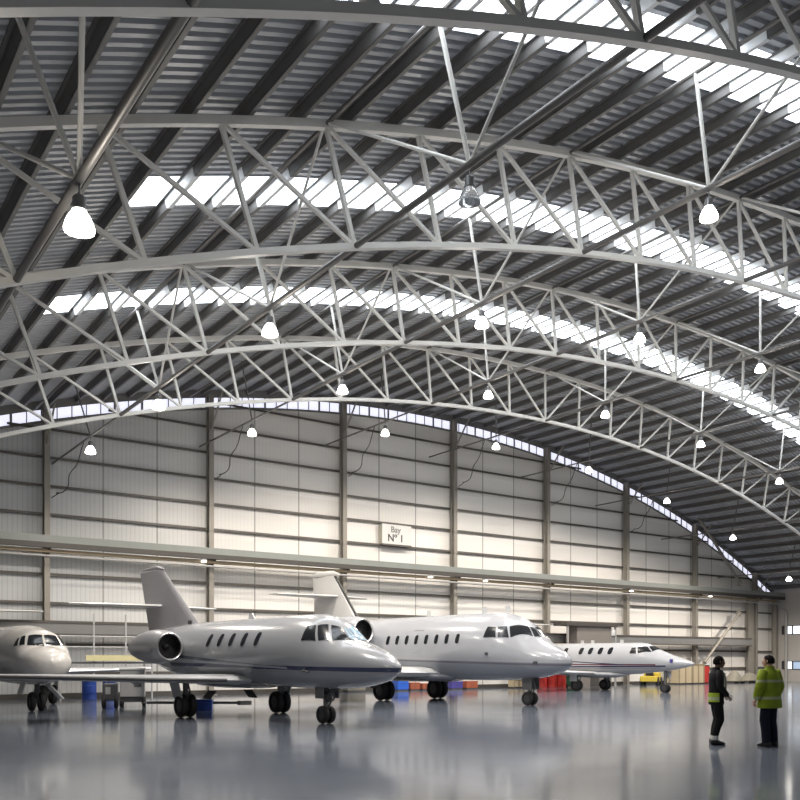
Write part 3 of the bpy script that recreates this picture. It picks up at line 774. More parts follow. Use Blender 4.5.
# ---- right jet (J3): slim, long pointed nose
def build_jet_three():
    r = thing('business_jet', 'slim white jet at the right end with long pointed nose and maroon stripes', 'airplane', (36.3, 33.07, 0), PHI, 'parked business jets')
    st = [(-6.25, 1.47, .03, .03, .03), (-6.15, 1.47, .1, .09, .09), (-5.7, 1.49, .25, .22, .22), (-5.1, 1.53, .42, .37, .38), (-4.5, 1.58, .56, .54, .50), (-4.1, 1.62, .64, .68, .58), (-3.7, 1.66, .70, .82, .66), (-3.2, 1.68, .76, .88, .74),
          (-2.4, 1.70, .80, .87, .80), (0, 1.72, .82, .86, .83), (1.8, 1.76, .78, .82, .76), (3.4, 1.9, .56, .58, .52), (4.8, 2.05, .25, .28, .24), (5.1, 2.08, .06, .07, .06)]
    J = Jet(st, r)
    mar, nav = (.13, .03, .05), (.05, .04, .09)
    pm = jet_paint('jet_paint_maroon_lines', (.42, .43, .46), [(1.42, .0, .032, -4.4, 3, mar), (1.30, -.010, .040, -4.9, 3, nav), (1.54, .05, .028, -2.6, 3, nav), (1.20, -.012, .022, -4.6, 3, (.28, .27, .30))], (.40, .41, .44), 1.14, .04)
    J.fuselage(pm)
    for sd in (1, -1):
        J.patch('side_window', [(-2.98, sd*1.21), (-3.36, sd*1.20), (-3.24, sd*.79), (-3.02, sd*.83)], MT['glass'], r)
        J.patch('windscreen', [(-3.46, sd*1.19), (-4.14, sd*.83), (-3.82, sd*.53), (-3.34, sd*.73)], MT['wsglass'], r)
        J.patch('windscreen', [(-4.18, sd*.75), (-4.34, sd*.03), (-3.98, sd*.03), (-3.86, sd*.46)], MT['wsglass'], r)
    for yy in (1.2, .13, -.5, -1.14, -1.77):
        for sd in (1, -1): J.window(yy, 2.14, .28, .36, r, MT['glass'], sd, .1)
    for sd in (-1, 1):
        g = MB(); foil(((sd*.5, -.9, .92), 2.5, .28), ((sd*6.2, .9, 1.2), 1.0, .1), g)
        w = obj('wing', g, MT['white'], r, 40)
        obj('leading_edge', MB().tube((sd*.85, -.80, .94), (sd*6.2, .895, 1.2), .035, n=8), MT['chrome'], w, 40)
    obj('belly_fairing', MB().rings([[(.72*s_*cos(q), y, .90 + .2*s_*sin(q)) for q in [2*PI*k/20 for k in range(20)]] for y, s_ in ((-2.4, .2), (-1.6, .9), (0, 1.05), (1.2, .9), (2.4, .2))]), pm, r, 50)
    fin = MB(); foil(((0, 2.6, 2.4), 2.4, .22), ((0, 4.0, 3.70), 1.3, .14), fin, up=Vector((1, 0, 0)))
    obj('tail_fin', fin, MT['finw'], r, 40)
    for sd in (-1, 1):
        g = MB(); foil(((sd*.02, 4.0, 3.72), 1.25, .12), ((sd*2.0, 4.55, 3.78), .8, .08), g)
        obj('tailplane', g, MT['finw'], r, 40)
    for sd in (-1, 1):
        nacelle(r, sd*1.15, 1.55, 2.15, .36, 2.3, pm, sd*.55)
    for sd in (-1, 1):
        lg = gear_leg(r, 'main_gear', sd*1.25, 0, 1.0, .30, .17, .11)
        obj('gear_door', MB().box((sd*1.5, .05, .72), (.03, .45, .4)), MT['white'], lg)
    lg = gear_leg(r, 'nose_gear', 0, -4.62, 1.2, .22, .14, .12)
    obj('gear_door', MB().bb(.16, .19, -4.85, -4.45, .75, 1.1), MT['white'], lg)
    for yy in (.6, -.1, -2.0):
        obj('antenna', MB().box((0, yy, 2.64), (.03, .2, .2)), MT['white'], r)
    obj('probe', MB().box(J.pt(-5.2, 1.3, .0), (.1, .14, .18)), MT['violet'], r)
    return r
build_jet_three()

# ---- left jet (J0): seen nearly head-on, cut by the picture's edge
def build_jet_zero():
    r = thing('business_jet', 'cream white jet at far left seen nose-on beside the staging', 'airplane', (6.75, 34.3, 0), math.radians(1), 'parked business jets')
    st = [(-6.30, 1.55, .05, .05, .05), (-6.24, 1.55, .30, .22, .28), (-6.02, 1.57, .56, .38, .50), (-5.7, 1.60, .72, .46, .64), (-5.38, 1.64, .80, .48, .74), (-5.18, 1.67, .83, .70, .78), (-4.95, 1.70, .87, .88, .84), (-4.65, 1.74, .92, .90, .89), (-4.1, 1.80, .99, .90, .95), (-3.4, 1.82, 1.04, .98, .98),
          (-1, 1.84, 1.06, 1.0, 1.0), (1.2, 1.88, 1.0, .95, .92), (3, 2.1, .6, .6, .58), (4.3, 2.3, .12, .14, .12)]
    J = Jet(st, r)
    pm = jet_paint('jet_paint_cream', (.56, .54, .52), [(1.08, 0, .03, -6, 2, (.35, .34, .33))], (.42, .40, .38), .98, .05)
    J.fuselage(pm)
    for sd in (1, -1):
        J.patch('side_window', [(-4.88, sd*1.18), (-5.06, sd*1.04), (-4.84, sd*.77), (-4.78, sd*.85)], MT['glass'], r)
        J.patch('side_window', [(-5.12, sd*.98), (-5.24, sd*.76), (-4.98, sd*.59), (-4.89, sd*.71)], MT['glass'], r)
        J.patch('windscreen', [(-5.28, sd*.67), (-5.47, sd*.05), (-5.12, sd*.04), (-5.04, sd*.49)], MT['wsglass'], r)
    for yy in (-2.6, -1.8, -1.0):
        for sd in (1, -1): J.window(yy, 2.2, .3, .4, r, MT['glass'], sd)
    for sd in (-1, 1):
        g = MB(); foil(((sd*.6, -1.4, 1.2), 2.8, .34), ((sd*5.6, .5, 1.32), 1.2, .14), g)
        w = obj('wing', g, MT['wing'], r, 40)
        obj('leading_edge', MB().tube((sd*.95, -1.27, 1.21), (sd*5.6, .495, 1.32), .04, n=8), MT['chrome'], w, 40)
    fin = MB(); foil(((0, 1.5, 2.7), 2.6, .25), ((0, 3.1, 4.6), 1.3, .14), fin, up=Vector((1, 0, 0)))
    obj('tail_fin', fin, MT['finw'], r, 40)
    for sd in (-1, 1):
        g = MB(); foil(((sd*.02, 3.0, 3.6), 1.2, .12), ((sd*2.2, 3.5, 3.65), .7, .08), g)
        obj('tailplane', g, MT['finw'], r, 40)
        nacelle(r, sd*1.5, .6, 2.15, .42, 2.6, pm, sd*.8)
        lg = gear_leg(r, 'main_gear', sd*1.5, .1, 1.2, .36, .22, .18)
        obj('gear_door', MB().box((sd*1.8, .1, .8), (.03, .5, .5)), MT['white'], lg)
    lg = gear_leg(r, 'nose_gear', 0, -4.35, 1.2, .31, .17, .15)
    obj('gear_door', MB().box((.55, -4.4, .62), (.04, .6, .62), Matrix.Rotation(-.75, 3, 'Y')), MT['white'], lg)
    obj('gear_door', MB().box((-.45, -4.4, .8), (.04, .6, .5), Matrix.Rotation(.3, 3, 'Y')), MT['white'], lg)
    return r
build_jet_zero()

# ------------------------------------------------------------------ ground equipment
def gpos(px, py):
    d = FPX*EYE/(py-HZ); u = (px-400)/FPX*d
    return (u*cos(YAW)+d*sin(YAW), d*cos(YAW)-u*sin(YAW), 0)
# power cart behind the near jet's wing
p = gpos(133, 706.3)
r = thing('power_cart', 'pale grey ground power cart on small wheels behind the near jet wing', 'cart', p, -.35)
obj('body', MB().bb(-.42, .42, -.7, .7, .36, 1.30), MT['grey'], r, bevel=.03)
obj('control_panel', MB().bb(.05, .30, -.715, -.7, .72, 1.02), MT['darkgrey'], r)
obj('roof_lid', MB().bb(-.45, .45, -.73, .73, 1.30, 1.36), MT['white'], r, bevel=.015)
for sx in (-1, 1):
    for sy in (-1, 1): wheel(r, sx*.38, sy*.5, .18, .12)
obj('chassis', MB().bb(-.38, .38, -.62, .62, .18, .36), MT['darkgrey'], r)
p = gpos(110.5, 708.5)
r = thing('start_cart', 'dark two-wheeled starter cart left of the pale power cart', 'cart', p, -.35)
obj('body', MB().bb(-.24, .24, -.4, .4, .28, .86), MT['darkgrey'], r, bevel=.04)
obj('panel', MB().bb(-.14, .02, -.415, -.4, .5, .74), MT['grey'], r)
wheel(r, -.2, -.2, .26, .14); wheel(r, .2, -.2, .26, .14)
obj('handle', MB().path([(-.16, .38, .8), (-.16, .62, .92), (.16, .62, .92), (.16, .38, .8)], .02, 8), MT['gear'], r, 40)
# tow bar
a, b = Vector((9.98, 28.55, .24)), Vector((12.62, 26.60, .24))
r = thing('tow_bar', 'long dark tow bar on the floor behind the near jet main wheels', 'tow bar', (a.x, a.y, 0))
d = b-a
obj('tube', MB().tube((0, 0, .24), (d.x, d.y, .24), .045, n=10), MT['darkgrey'], r, 40)
obj('head', MB().bb(d.x-.25, d.x+.15, d.y-.12, d.y+.12, .17, .31), MT['gear'], r)
obj('eye', MB().lathe([(.06, -.02), (.1, -.02), (.1, .02), (.06, .02), (.06, -.02)], (-.08, .06, .24), 'z', 14), MT['gear'], r, 40)
wheel(r, d.x*.55-.12, d.y*.55, .12, .08); wheel(r, d.x*.55+.12, d.y*.55, .12, .08)
obj('axle', MB().tube((d.x*.55-.14, d.y*.55, .12), (d.x*.55+.14, d.y*.55, .12), .025, n=8).tube((d.x*.55, d.y*.55, .12), (d.x*.55, d.y*.55, .24), .025, n=8), MT['gear'], r)
p = gpos(204.5, 710.6)
r = thing('tool_box', 'small dark blue tool box on the floor behind the near jet right wheels', 'tool box', p, -.5)
obj('box', MB().bb(-.25, .25, -.16, .16, 0, .28), MT['blue'], r, bevel=.012)
obj('lid', MB().bb(-.26, .26, -.17, .17, .28, .37), MT['blue'], r, bevel=.02)
obj('handle', MB().path([(-.1, 0, .37), (-.09, 0, .42), (.09, 0, .42), (.1, 0, .37)], .012, 6), MT['darkgrey'], r)
# staging platform against the left wall end
r = thing('work_platform', 'yellow-edged maintenance platform with grey handrails between the two left jets', 'platform', (11.7, 38.0, 0))
obj('deck', MB().bb(-2.3, 1.7, -.45, .6, 1.50, 1.58), MT['darkgrey'], r)
obj('toe_board', MB().bb(-1.2, 1.7, -.50, -.45, 1.62, 1.86), MT['paleyellow'], r)
for x in (-2.2, -.85, .5, 1.65):
    obj('post', MB().bar((x, -.42, 0), (x, -.42, 3.6 if x in (-.85, .5) else 2.7), .06), MT['grey'], r)
for x in (-2.2, 1.65): obj('post', MB().bar((x, .55, 0), (x, .55, 1.5), .06), MT['grey'], r)
for z in (2.2, 2.65): obj('handrail', MB().tube((-2.25, -.42, z), (1.7, -.42, z), .03, n=8), MT['grey'], r, 40)
g = MB()
for s_ in (-.3, .3): g.bar((-2.3+s_*0-.0, -.1+s_, 1.5), (-3.3, -.1+s_, 0), .05, .14)
for i in range(6): g.bb(-3.3+1.0*(i+.5)/6-.08, -3.3+1.0*(i+.5)/6+.08, -.4, .2, 1.5*(i+.5)/6, 1.5*(i+.5)/6+.03)
obj('steps', g, MT['grey'], r)
def drum(label, x, y, m, r_=.29, h=.88, name='oil_drum', group=None):
    t = thing(name, label, 'drum', (x, y, 0), 0, group)
    obj('barrel', MB().lathe([(0, 0), (r_, 0), (r_+.012, .02), (r_, .05), (r_, h*.33), (r_+.014, h*.345), (r_, h*.36), (r_, h*.66), (r_+.014, h*.675), (r_, h*.69), (r_, h-.04), (r_+.012, h-.015), (r_-.01, h), (r_-.03, h-.02), (0, h-.02)], n=20), m, t, 40)
    obj('cap', MB().lathe([(0, h+.01), (.04, h+.01), (.04, h-.02)], (.14, 0, 0), n=10), MT['darkgrey'], t)
    return t
drum('dark blue drum under the left staging, left of its pair', 10.55, 37.2, MT['blue'], group='blue drums')
drum('dark blue drum under the left staging, right of its pair', 11.45, 37.35, MT['blue'], group='blue drums')
def crate(name, label, cat, x0, x1, y, dep_, h, m, battens=None, rz=0, group=None, handles=False):
    t = thing(name, label, cat, ((x0+x1)/2, y, 0), rz, group); w = (x1-x0)/2; d_ = dep_/2
    obj('body', MB().bb(-w, w, -d_, d_, .08, h), m, t, bevel=.015)
    obj('base', MB().bb(-w*.94, w*.94, -d_*.94, d_*.94, 0, .08), MT['darkgrey'], t)
    if battens:
        for x in (-w*.95, 0, w*.95): obj('batten', MB().bb(x-.05, x+.05, -d_-.03, -d_, .08, h), battens, t)
        obj('lid', MB().bb(-w-.03, w+.03, -d_-.04, d_+.03, h, h+.06), battens, t)
    else:
        obj('lid', MB().bb(-w-.015, w+.015, -d_-.015, d_+.015, h, h+.05), m, t, bevel=.012)
        obj('handle', MB().path([(-.12, -d_, h*.7), (-.10, -d_-.05, h*.7), (.10, -d_-.05, h*.7), (.12, -d_, h*.7)], .012, 6), MT['darkgrey'], t)
    return t
YW = 38.3
crate('storage_crate', 'bright blue crate by the back wall under the middle jet', 'crate', wx(394.5, YW), wx(405.5, YW), YW, .6, .58, MT['brightblue'])
crate('equipment_case', 'orange case by the wall right beside the bright blue crate', 'case', wx(408, YW), wx(417, YW), YW, .5, .40, MT['orange'])
crate('equipment_case', 'orange-red case between two jet wheels, second right of the blue crate', 'case', wx(420, YW), wx(430, YW), YW, .5, .34, MT['orange'])
crate('storage_crate', 'violet-blue crate just right of the middle jet far main wheel', 'crate', wx(449, YW), wx(460, YW), YW, .5, .42, MT['violet'])
crate('equipment_case', 'rusty orange case under the middle jet belly, right of the violet crate', 'case', wx(464, YW), wx(475, YW), YW, .5, .42, MT['orange'])
crate('wooden_box', 'tan wooden box behind the middle jet nose wheel', 'box', wx(511, YW), wx(521, YW), YW, .5, .50, MT['tan'], MT['tandark'])
crate('floor_locker', 'low beige locker against the back wall under the near jet nose', 'locker', wx(345, YW), wx(363, YW), YW, .5, .75, MT['cover'])
for i, px in enumerate((542, 551.5, 561)):
    drum('bright red drum behind the middle jet nose, %s of three from the left' % ORD[i], wx(px, YW-.2*i), YW-.2*i, MT['red'], .30, .80, group='red drums')
t = thing('waste_bin', 'green wheeled bin between the red drums and the right jet', 'bin', (wx(572.5, 36.8), 36.8, 0))
g = MB(); g.rings([[(-.22, -.2, .1), (.22, -.2, .1), (.22, .22, .1), (-.22, .22, .1)], [(-.29, -.29, .86), (.29, -.29, .86), (.29, .3, .86), (-.29, .3, .86)]])
obj('body', g, MT['green'], t); obj('lid', MB().bb(-.31, .31, -.33, .33, .86, .92), MT['green'], t, bevel=.01)
wheel(t, -.22, .2, .1, .06); wheel(t, .22, .2, .1, .06); obj('foot', MB().bb(-.2, .2, -.18, -.12, 0, .1), MT['darkgrey'], t)
# yellow tug
x = wx(651, 37.6)
t = thing('aircraft_tug', 'small yellow towing tug parked behind the right jet nose', 'tug', (x, 37.6, 0), .5)
obj('chassis', MB().bb(-.85, .85, -.55, .55, .25, .62), MT['yellow'], t, bevel=.04)
obj('bonnet', MB().bb(.1, .85, -.5, .5, .62, .84), MT['yellow'], t, bevel=.05)
obj('seat', MB().bb(-.55, -.15, -.25, .25, .62, .72).bb(-.62, -.52, -.25, .25, .66, 1.0), MT['black'], t, bevel=.03)
obj('steering_wheel', MB().lathe([(.15, -.012), (.17, -.012), (.17, .012), (.15, .012), (.15, -.012)], (-.02, 0, 1.0), 'z', 16).tube((.05, 0, .8), (-.02, 0, 1.0), .02, n=8), MT['black'], t)
for sx in (-.55, .55):
    for sy in (-.5, .5):
        w = obj('wheel', MB().lathe([(.0, -.09), (.25, -.09), (.29, -.05), (.29, .05), (.25, .09), (0, .09)], (sx, sy, .29), 'y', 18), MT['tyre'], t, 40)
crate('wooden_crate', 'large tan wooden crate under the tip of the right jet nose', 'crate', wx(671.5, 38.2), wx(685, 38.2), 38.2, 1.2, 1.34, MT['tan'], MT['tandark'], group='large tan crates')
crate('wooden_crate', 'large tan wooden crate just left of the red cabinet', 'crate', wx(686.5, 38.2), wx(698, 38.2), 38.2, 1.0, 1.34, MT['tan'], MT['tandark'], group='large tan crates')
x0, x1 = wx(701.2, 38.2), wx(706.4, 38.2)
t = thing('tool_cabinet', 'upright red cabinet left of the man in black', 'cabinet', ((x0+x1)/2, 38.2, 0)); w = (x1-x0)/2
obj('body', MB().bb(-w, w, -.25, .3, .06, 1.25), MT['red'], t, bevel=.01); obj('plinth', MB().bb(-w*.95, w*.95, -.2, .28, 0, .06), MT['darkgrey'], t)
obj('door', MB().bb(-w*.9, w*.9, -.27, -.25, .12, 1.2), MT['red'], t); obj('handle', MB().bb(w*.6, w*.72, -.31, -.27, .6, .8), MT['darkgrey'], t)
obj('top_tray', MB().bb(-w, w, -.28, .3, 1.25, 1.31), MT['browndark'], t)
def cover(label, px0, px1, y, h, seed):
    x0, x1 = wx(px0, y), wx(px1, y); t = thing('covered_pallet', label, 'pallet', ((x0+x1)/2, y, 0), 0, 'covered pallets'); w = (x1-x0)/2
    rnd = random.Random(seed)
    obj('pallet', MB().bb(-w, w, -.5, .5, .1, .16).bb(-w, -w+.15, -.5, .5, 0, .1).bb(-.08, .08, -.5, .5, 0, .1).bb(w-.15, w, -.5, .5, 0, .1), MT['browndark'], t)
    G = []
    for i in range(13):
        u = i/12*2-1; row = []
        for j_ in range(9):
            v = j_/8*2-1
            e = max(0, 1-abs(u)**3)*max(0, 1-abs(v)**3)
            row.append((u*w*.97, v*.48, .16 + e*h*(.7+.3*sin(u*3+seed)) + rnd.uniform(0, .03)*e))
        G.append(row)
    obj('sheet', MB().grid(G), MT['cover'], t, 60)
cover('low pallet under a pale sheet between the two men, left of two', 727, 740, 37.8, .75, 1)
cover('long pallet under a pale sheet between the two men, right of two', 741.5, 760, 38.0, .55, 2)
# brown cabin behind the right jet
xa, xb = wx(572, 37.85), wx(606, 37.85)
YC = 37.85
t = thing('site_cabin', 'brown-grey flat-roofed cabin standing against the back wall behind the right jet', 'cabin', ((xa+xb)/2, YC, 0)); w = (xb-xa)/2
obj('walls', MB().bb(-w, w, -.45, .45, 0, 3.75), MT['brown'], t)
obj('roof', MB().bb(-w-1.1, w+.45, -.6, .5, 3.75, 3.92), MT['browndark'], t)
obj('vent', MB().lathe([(0, 0), (.16, 0), (.18, .3), (.10, .42), (0, .42)], (w+.15, -.4, 3.2), 'z', 12), MT['white'], t, 40)
obj('roof_post', MB().bar((-w-.9, -.5, 0), (-w-.9, -.5, 3.75), .10), MT['rail'], t)
obj('roof_post', MB().bar((w+.3, -.5, 0), (w+.3, -.5, 3.75), .10), MT['rail'], t)
obj('door', MB().bb(-.4, .4, -.47, -.45, .02, 2.05), MT['browndark'], t)

# ------------------------------------------------------------------ people
def skin_mesh(verts, edges, radii, root=0, sub=2):
    me = bpy.data.meshes.new('skel'); me.from_pydata([tuple(v) for v in verts], edges, []); me.update()
    o = bpy.data.objects.new('skel', me); COL.objects.link(o)
    m = o.modifiers.new('skin', 'SKIN'); m.use_smooth_shade = True; m.branch_smoothing = .4
    sk = me.skin_vertices[0].data
    for i, rr in enumerate(radii):
        sk[i].radius = rr if isinstance(rr, tuple) else (rr, rr); sk[i].use_root = (i == root)
    s = o.modifiers.new('sub', 'SUBSURF'); s.levels = sub; s.render_levels = sub
    bpy.context.view_layer.update()
    out = bpy.data.meshes.new_from_object(o.evaluated_get(bpy.context.evaluated_depsgraph_get()))
    bpy.data.objects.remove(o); return out
class Skel:
    def __init__(s): s.v = []; s.e = []; s.r = []
    def chain(s, start, pts):
        """pts = [((x,y,z), r)]; start = index or None"""
        idx = []; prev = start
        for p, r in pts:
            s.v.append(p); s.r.append(r); i = len(s.v)-1
            if prev is not None: s.e.append((prev, i))
            prev = i; idx.append(i)
        return idx
def join_meshes(meshes, name):
    bm = bmesh.new(); mats = []
    for me, m in meshes:
        if m not in mats: mats.append(m)
        k = mats.index(m); n0 = len(bm.faces); bm.from_mesh(me); bm.faces.ensure_lookup_table()
        for f in bm.faces[n0:]: f.material_index = k; f.smooth = True
    out = bpy.data.meshes.new(name); bm.to_mesh(out); bm.free()
    for m in mats: out.materials.append(m)
    return out
def head_mesh(c, h, yaw=0):
    """face looks along +X; c centre"""
    R = []; N = 24; L = 18
    for i in range(L+1):
        ph = -PI/2 + PI*i/L; zz = sin(ph); rr = cos(ph)
        ring = []
        for k in range(N):
            q = 2*PI*k/N; x = rr*cos(q)*.44; y_ = rr*sin(q)*.335; z = zz*.5
            if z < -.12 and cos(q) < 0: x *= 1 - .35*min(1, (-z-.12)/.3)      # nape
            if z < -.05: y_ *= 1 - .28*min(1, (-z-.05)/.4)                     # jaw
            if z < -.3 and cos(q) > .3: x += .06                               # chin
            if abs(q if q < PI else q-2*PI) < .2 and -.2 < z < .06: x += .10*(1-abs(z+.1)/.16) if z < .0 else .02   # nose
            if .0 < z < .1 and .25 < abs(q if q < PI else q-2*PI) < .7: x -= .03   # eye sockets
            ring.append((x*h, y_*h, z*h))
        R.append(ring)
    rot = Matrix.Rotation(yaw, 3, 'Z'); c = Vector(c)
    tr_ = lambda mb: [tuple(rot @ Vector(v) + c) for v in mb.v]
    out = []
    g = MB().rings(R); g.v = tr_(g); out.append((g.data('head', MT['skin']), 'skin'))
    g = MB()
    for sd in (-1, 1): g.lathe([(0, -.03*h), (.03*h, -.02*h), (.035*h, 0), (.03*h, .02*h), (0, .03*h)], (.385*h, sd*.135*h, .03*h), 'x', 10)
    g.v = tr_(g); out.append((g.data('eyes', MT['eye']), 'eye'))
    g = MB().box((.425*h, 0, -.235*h), (.05*h, .2*h, .035*h)); g.v = tr_(g); out.append((g.data('lips', MT['lip']), 'lip'))
    g = MB()
    for sd in (-1, 1): g.path([(-.02*h, sd*.335*h, .10*h), (-.05*h, sd*.37*h, .06*h), (-.05*h, sd*.37*h, -.04*h), (.0, sd*.33*h, -.12*h)], [.03*h, .045*h, .045*h, .025*h], 8)
    g.v = tr_(g); out.append((g.data('ears', MT['skin']), 'skin'))
    return out
def hand_meshes(wrist, direc, palm_n, side, scale=1.0, curl=.5):
    """palm plus five fingers as skinned chains; direc = pointing direction, palm_n = palm normal"""
    d = Vector(direc).normalized(); nrm = Vector(palm_n); nrm = (nrm - d*nrm.dot(d)).normalized(); sdv = d.cross(nrm)*side
    w = Vector(wrist); out = []
    s = Skel(); s.chain(None, [(w, (.024, .018)), (w+d*.05*scale, (.036, .016)), (w+d*.095*scale, (.038, .014))])
    out.append(skin_mesh(s.v, s.e, s.r, 0, 2))
    for k, (off, ln) in enumerate(((-.030, .070), (-.010, .082), (.011, .076), (.030, .060))):
        b = w + d*.085*scale + sdv*off*scale
        d1 = (d*cos(curl*.5)+nrm*sin(curl*.5)); d2 = (d*cos(curl*1.2)+nrm*sin(curl*1.2)); d3 = (d*cos(curl*1.9)+nrm*sin(curl*1.9))
        p1 = b+d1*ln*.48*scale; p2 = p1+d2*ln*.32*scale; p3 = p2+d3*ln*.22*scale
        s = Skel(); s.chain(None, [(b, .009), (p1, .0085), (p2, .008), (p3, .0065)]); out.append(skin_mesh(s.v, s.e, s.r, 0, 1))
    b = w + d*.03*scale - sdv*.026*scale
    p1 = b + (d*.6-sdv*.75+nrm*.3).normalized()*.04*scale; p2 = p1+(d*.9-sdv*.3+nrm*.35).normalized()*.03*scale; p3 = p2+(d*1-sdv*.05+nrm*.3).normalized()*.022*scale
    s = Skel(); s.chain(None, [(b, .012), (p1, .0105), (p2, .0095), (p3, .007)]); out.append(skin_mesh(s.v, s.e, s.r, 0, 1))
    return out
def shoe_mb(ank, yaw, L=.29):
    a = Vector(ank); rot = Matrix.Rotation(yaw, 3, 'Z'); R = []
    for x, w, h, z0 in ((-.085, .030, .05, .012), (-.075, .040, .11, 0), (-.03, .045, .135, 0), (.03, .046, .125, 0), (.08, .050, .085, 0), (.14, .052, .065, 0), (.185, .042, .05, .003), (.205, .02, .03, .01)):
        ring = []
        for k in range(14):
            q = 2*PI*k/14
            yy = w*math.copysign(abs(cos(q))**.7, cos(q)); zz = z0 + (h-z0)*(.5+.5*math.copysign(abs(sin(q))**.7, sin(q)))
            ring.append(tuple(rot @ Vector((x, yy, zz)) + Vector((a.x, a.y, 0))))
        R.append(ring)
    return MB().rings(R)
def person(label, loc, rz, joints, head_yaw, skinm, parts, hair_full=True):
    r = thing('person', label, 'person', loc, rz)
    jt = joints
    # one continuous body
    s = Skel()
    sp = s.chain(None, [(jt['pelvis'], (.15, .11)), (jt['waist'], (.13, .10)), (jt['chest'], (.155, .11)), (jt['neck0'], (.075, .07)), (jt['neck1'], (.055, .055)), (jt['skull'], (.06, .06))])
    for sd in ('L', 'R'):
        s.chain(sp[0], [(jt['hip'+sd], .095), (jt['knee'+sd], .058), (jt['calf'+sd], .056), (jt['ankle'+sd], .038), (jt['toe'+sd], .035)])
        s.chain(sp[2], [(jt['sho'+sd], .062), (jt['elb'+sd], .043), (jt['wri'+sd], .029)])
    body = skin_mesh(s.v, s.e, s.r, 0, 2)
    ml = [(body, skinm)]
    for me, k in head_mesh(jt['head'], .235, head_yaw): ml.append((me, {'skin': skinm, 'eye': MT['eye'], 'lip': MT['lip']}[k]))
    for sd, si in (('L', 1), ('R', -1)):
        dr = (Vector(jt['wri'+sd])-Vector(jt['elb'+sd])).normalized()
        for me in hand_meshes(jt['wri'+sd], dr, jt['palm'+sd], si): ml.append((me, skinm))
    obj('body', join_meshes(ml, 'body'), None, r)
    # trousers: a seat and two legs
    def oval(cx, cy, z, rx, ry, n=20): return [(cx+rx*cos(2*PI*k/n), cy+ry*sin(2*PI*k/n), z) for k in range(n)]
    px, py_ = jt['pelvis'][0], jt['pelvis'][1]
    g = MB(); g.rings([oval(px, py_, 1.03, .105, .15), oval(px, py_, .95, .118, .165), oval(px, py_, .88, .12, .172), oval(px, py_, .82, .10, .165), oval(px, py_, .79, .06, .12)])
    for sd in ('L', 'R'):
        h_, k, c_, a_ = (Vector(jt[q+sd]) for q in ('hip', 'knee', 'calf', 'ankle'))
        kr, cr, zr, er = parts.get('kneer', .08), parts.get('calfr', .075), parts.get('cuff', .07), parts.get('cuffr', .07)
        e_ = Vector((a_.x, a_.y, zr)); m1 = h_.lerp(k, .5)
        g.path([h_, m1, k.lerp(m1, .25), k, c_, c_.lerp(e_, .6), e_], [.098, .094, kr*1.04, kr, cr, (cr+er)/2, er], 16)
    obj('trousers', g, parts['trousers'], r, 70)
    # jacket: shaped trunk and two sleeves
    g = MB(); off = jt['waist'][0]
    g.rings([oval(off*.6+(x_ if len(q) > 3 else 0), 0, z, rx, ry, 24) for q in parts['trunk'] for z, rx, ry, x_ in [tuple(q) + (0,)*(4-len(q))]])
    for sd in ('L', 'R'):
        sh, el, wr = (Vector(jt[q+sd]) for q in ('sho', 'elb', 'wri')); c0 = Vector((sh.x, sh.y*.55, sh.z-.01)); ra, rb, rc = parts['sleeve']
        g.path([c0, sh, sh.lerp(el, .35), sh.lerp(el, .8), el, el.lerp(wr, .2), el.lerp(wr, .95)], [ra*.8, ra, ra*.95, (ra+rb)/2, rb, rb*.98, rc], 16)
    obj('jacket', g, parts['jacket'], r, 70)
    for fn in parts.get('extra', []): fn(r)
    for sd in ('L', 'R'):
        obj('shoe', shoe_mb(jt['ankle'+sd], parts.get('toe_yaw', {}).get(sd, 0)), MT['shoe'], r, 60)
        if parts.get('ankle_tape'):
            a_ = jt['ankle'+sd]; obj('trouser_cuff', MB().lathe([(.062, .10), (.070, .12), (.070, .165), (.066, .18)], (a_[0], a_[1], 0), 'z', 16), MT['tape'], r, 50)
    # hair
    h = .235; c = Vector(jt['head']); rot = Matrix.Rotation(head_yaw, 3, 'Z'); R = []
    for i in range(10):
        ph = PI/2 - (PI*.62)*i/9
        ring = []
        for k in range(24):
            q = 2*PI*k/24; low = ph if cos(q) < .35 else max(ph, .42)
            ring.append(tuple(rot @ Vector((cos(low)*cos(q)*.47*h - .012, cos(low)*sin(q)*.365*h, sin(low)*.535*h + .004)) + c))
        R.append(ring)
    obj('hair', MB().rings(R[::-1], cap=False), MT['hair'], r, 60)
    return r

HR = math.atan2(-sin(YAW), cos(YAW))     # heading of the picture's right
J1 = dict(pelvis=(-.02, 0, .95), waist=(-.025, 0, 1.10), chest=(-.01, 0, 1.31), neck0=(-.005, 0, 1.455), neck1=(.015, 0, 1.515), skull=(.03, 0, 1.58), head=(.045, 0, 1.605),
          hipL=(-.01, .09, .90), kneeL=(.05, .10, .50), calfL=(-.0, .10, .34), ankleL=(-.03, .10, .085), toeL=(.06, .10, .04),
          hipR=(-.03, -.09, .90), kneeR=(.02, -.10, .49), calfR=(-.04, -.10, .33), ankleR=(-.08, -.10, .085), toeR=(.02, -.10, .04),
          shoL=(0, .17, 1.40), elbL=(.0, .235, 1.13), wriL=(.16, .15, .965), palmL=(.1, -1, .0),
          shoR=(-.01, -.17, 1.40), elbR=(-.02, -.235, 1.13), wriR=(.15, -.16, .955), palmR=(.1, 1, .0))
def vest_hem(r):
    R_ = []
    for z, rx, ry in ((.835, .150, .200), (.87, .150, .199), (.96, .148, .196), (1.01, .146, .192)):
        R_.append([(-.012 + rx*cos(math.radians(95+170*k/16)), ry*sin(math.radians(95+170*k/16)), z) for k in range(17)])
    obj('hivis_hem', MB().grid(R_), MT['vest'], r, 70)
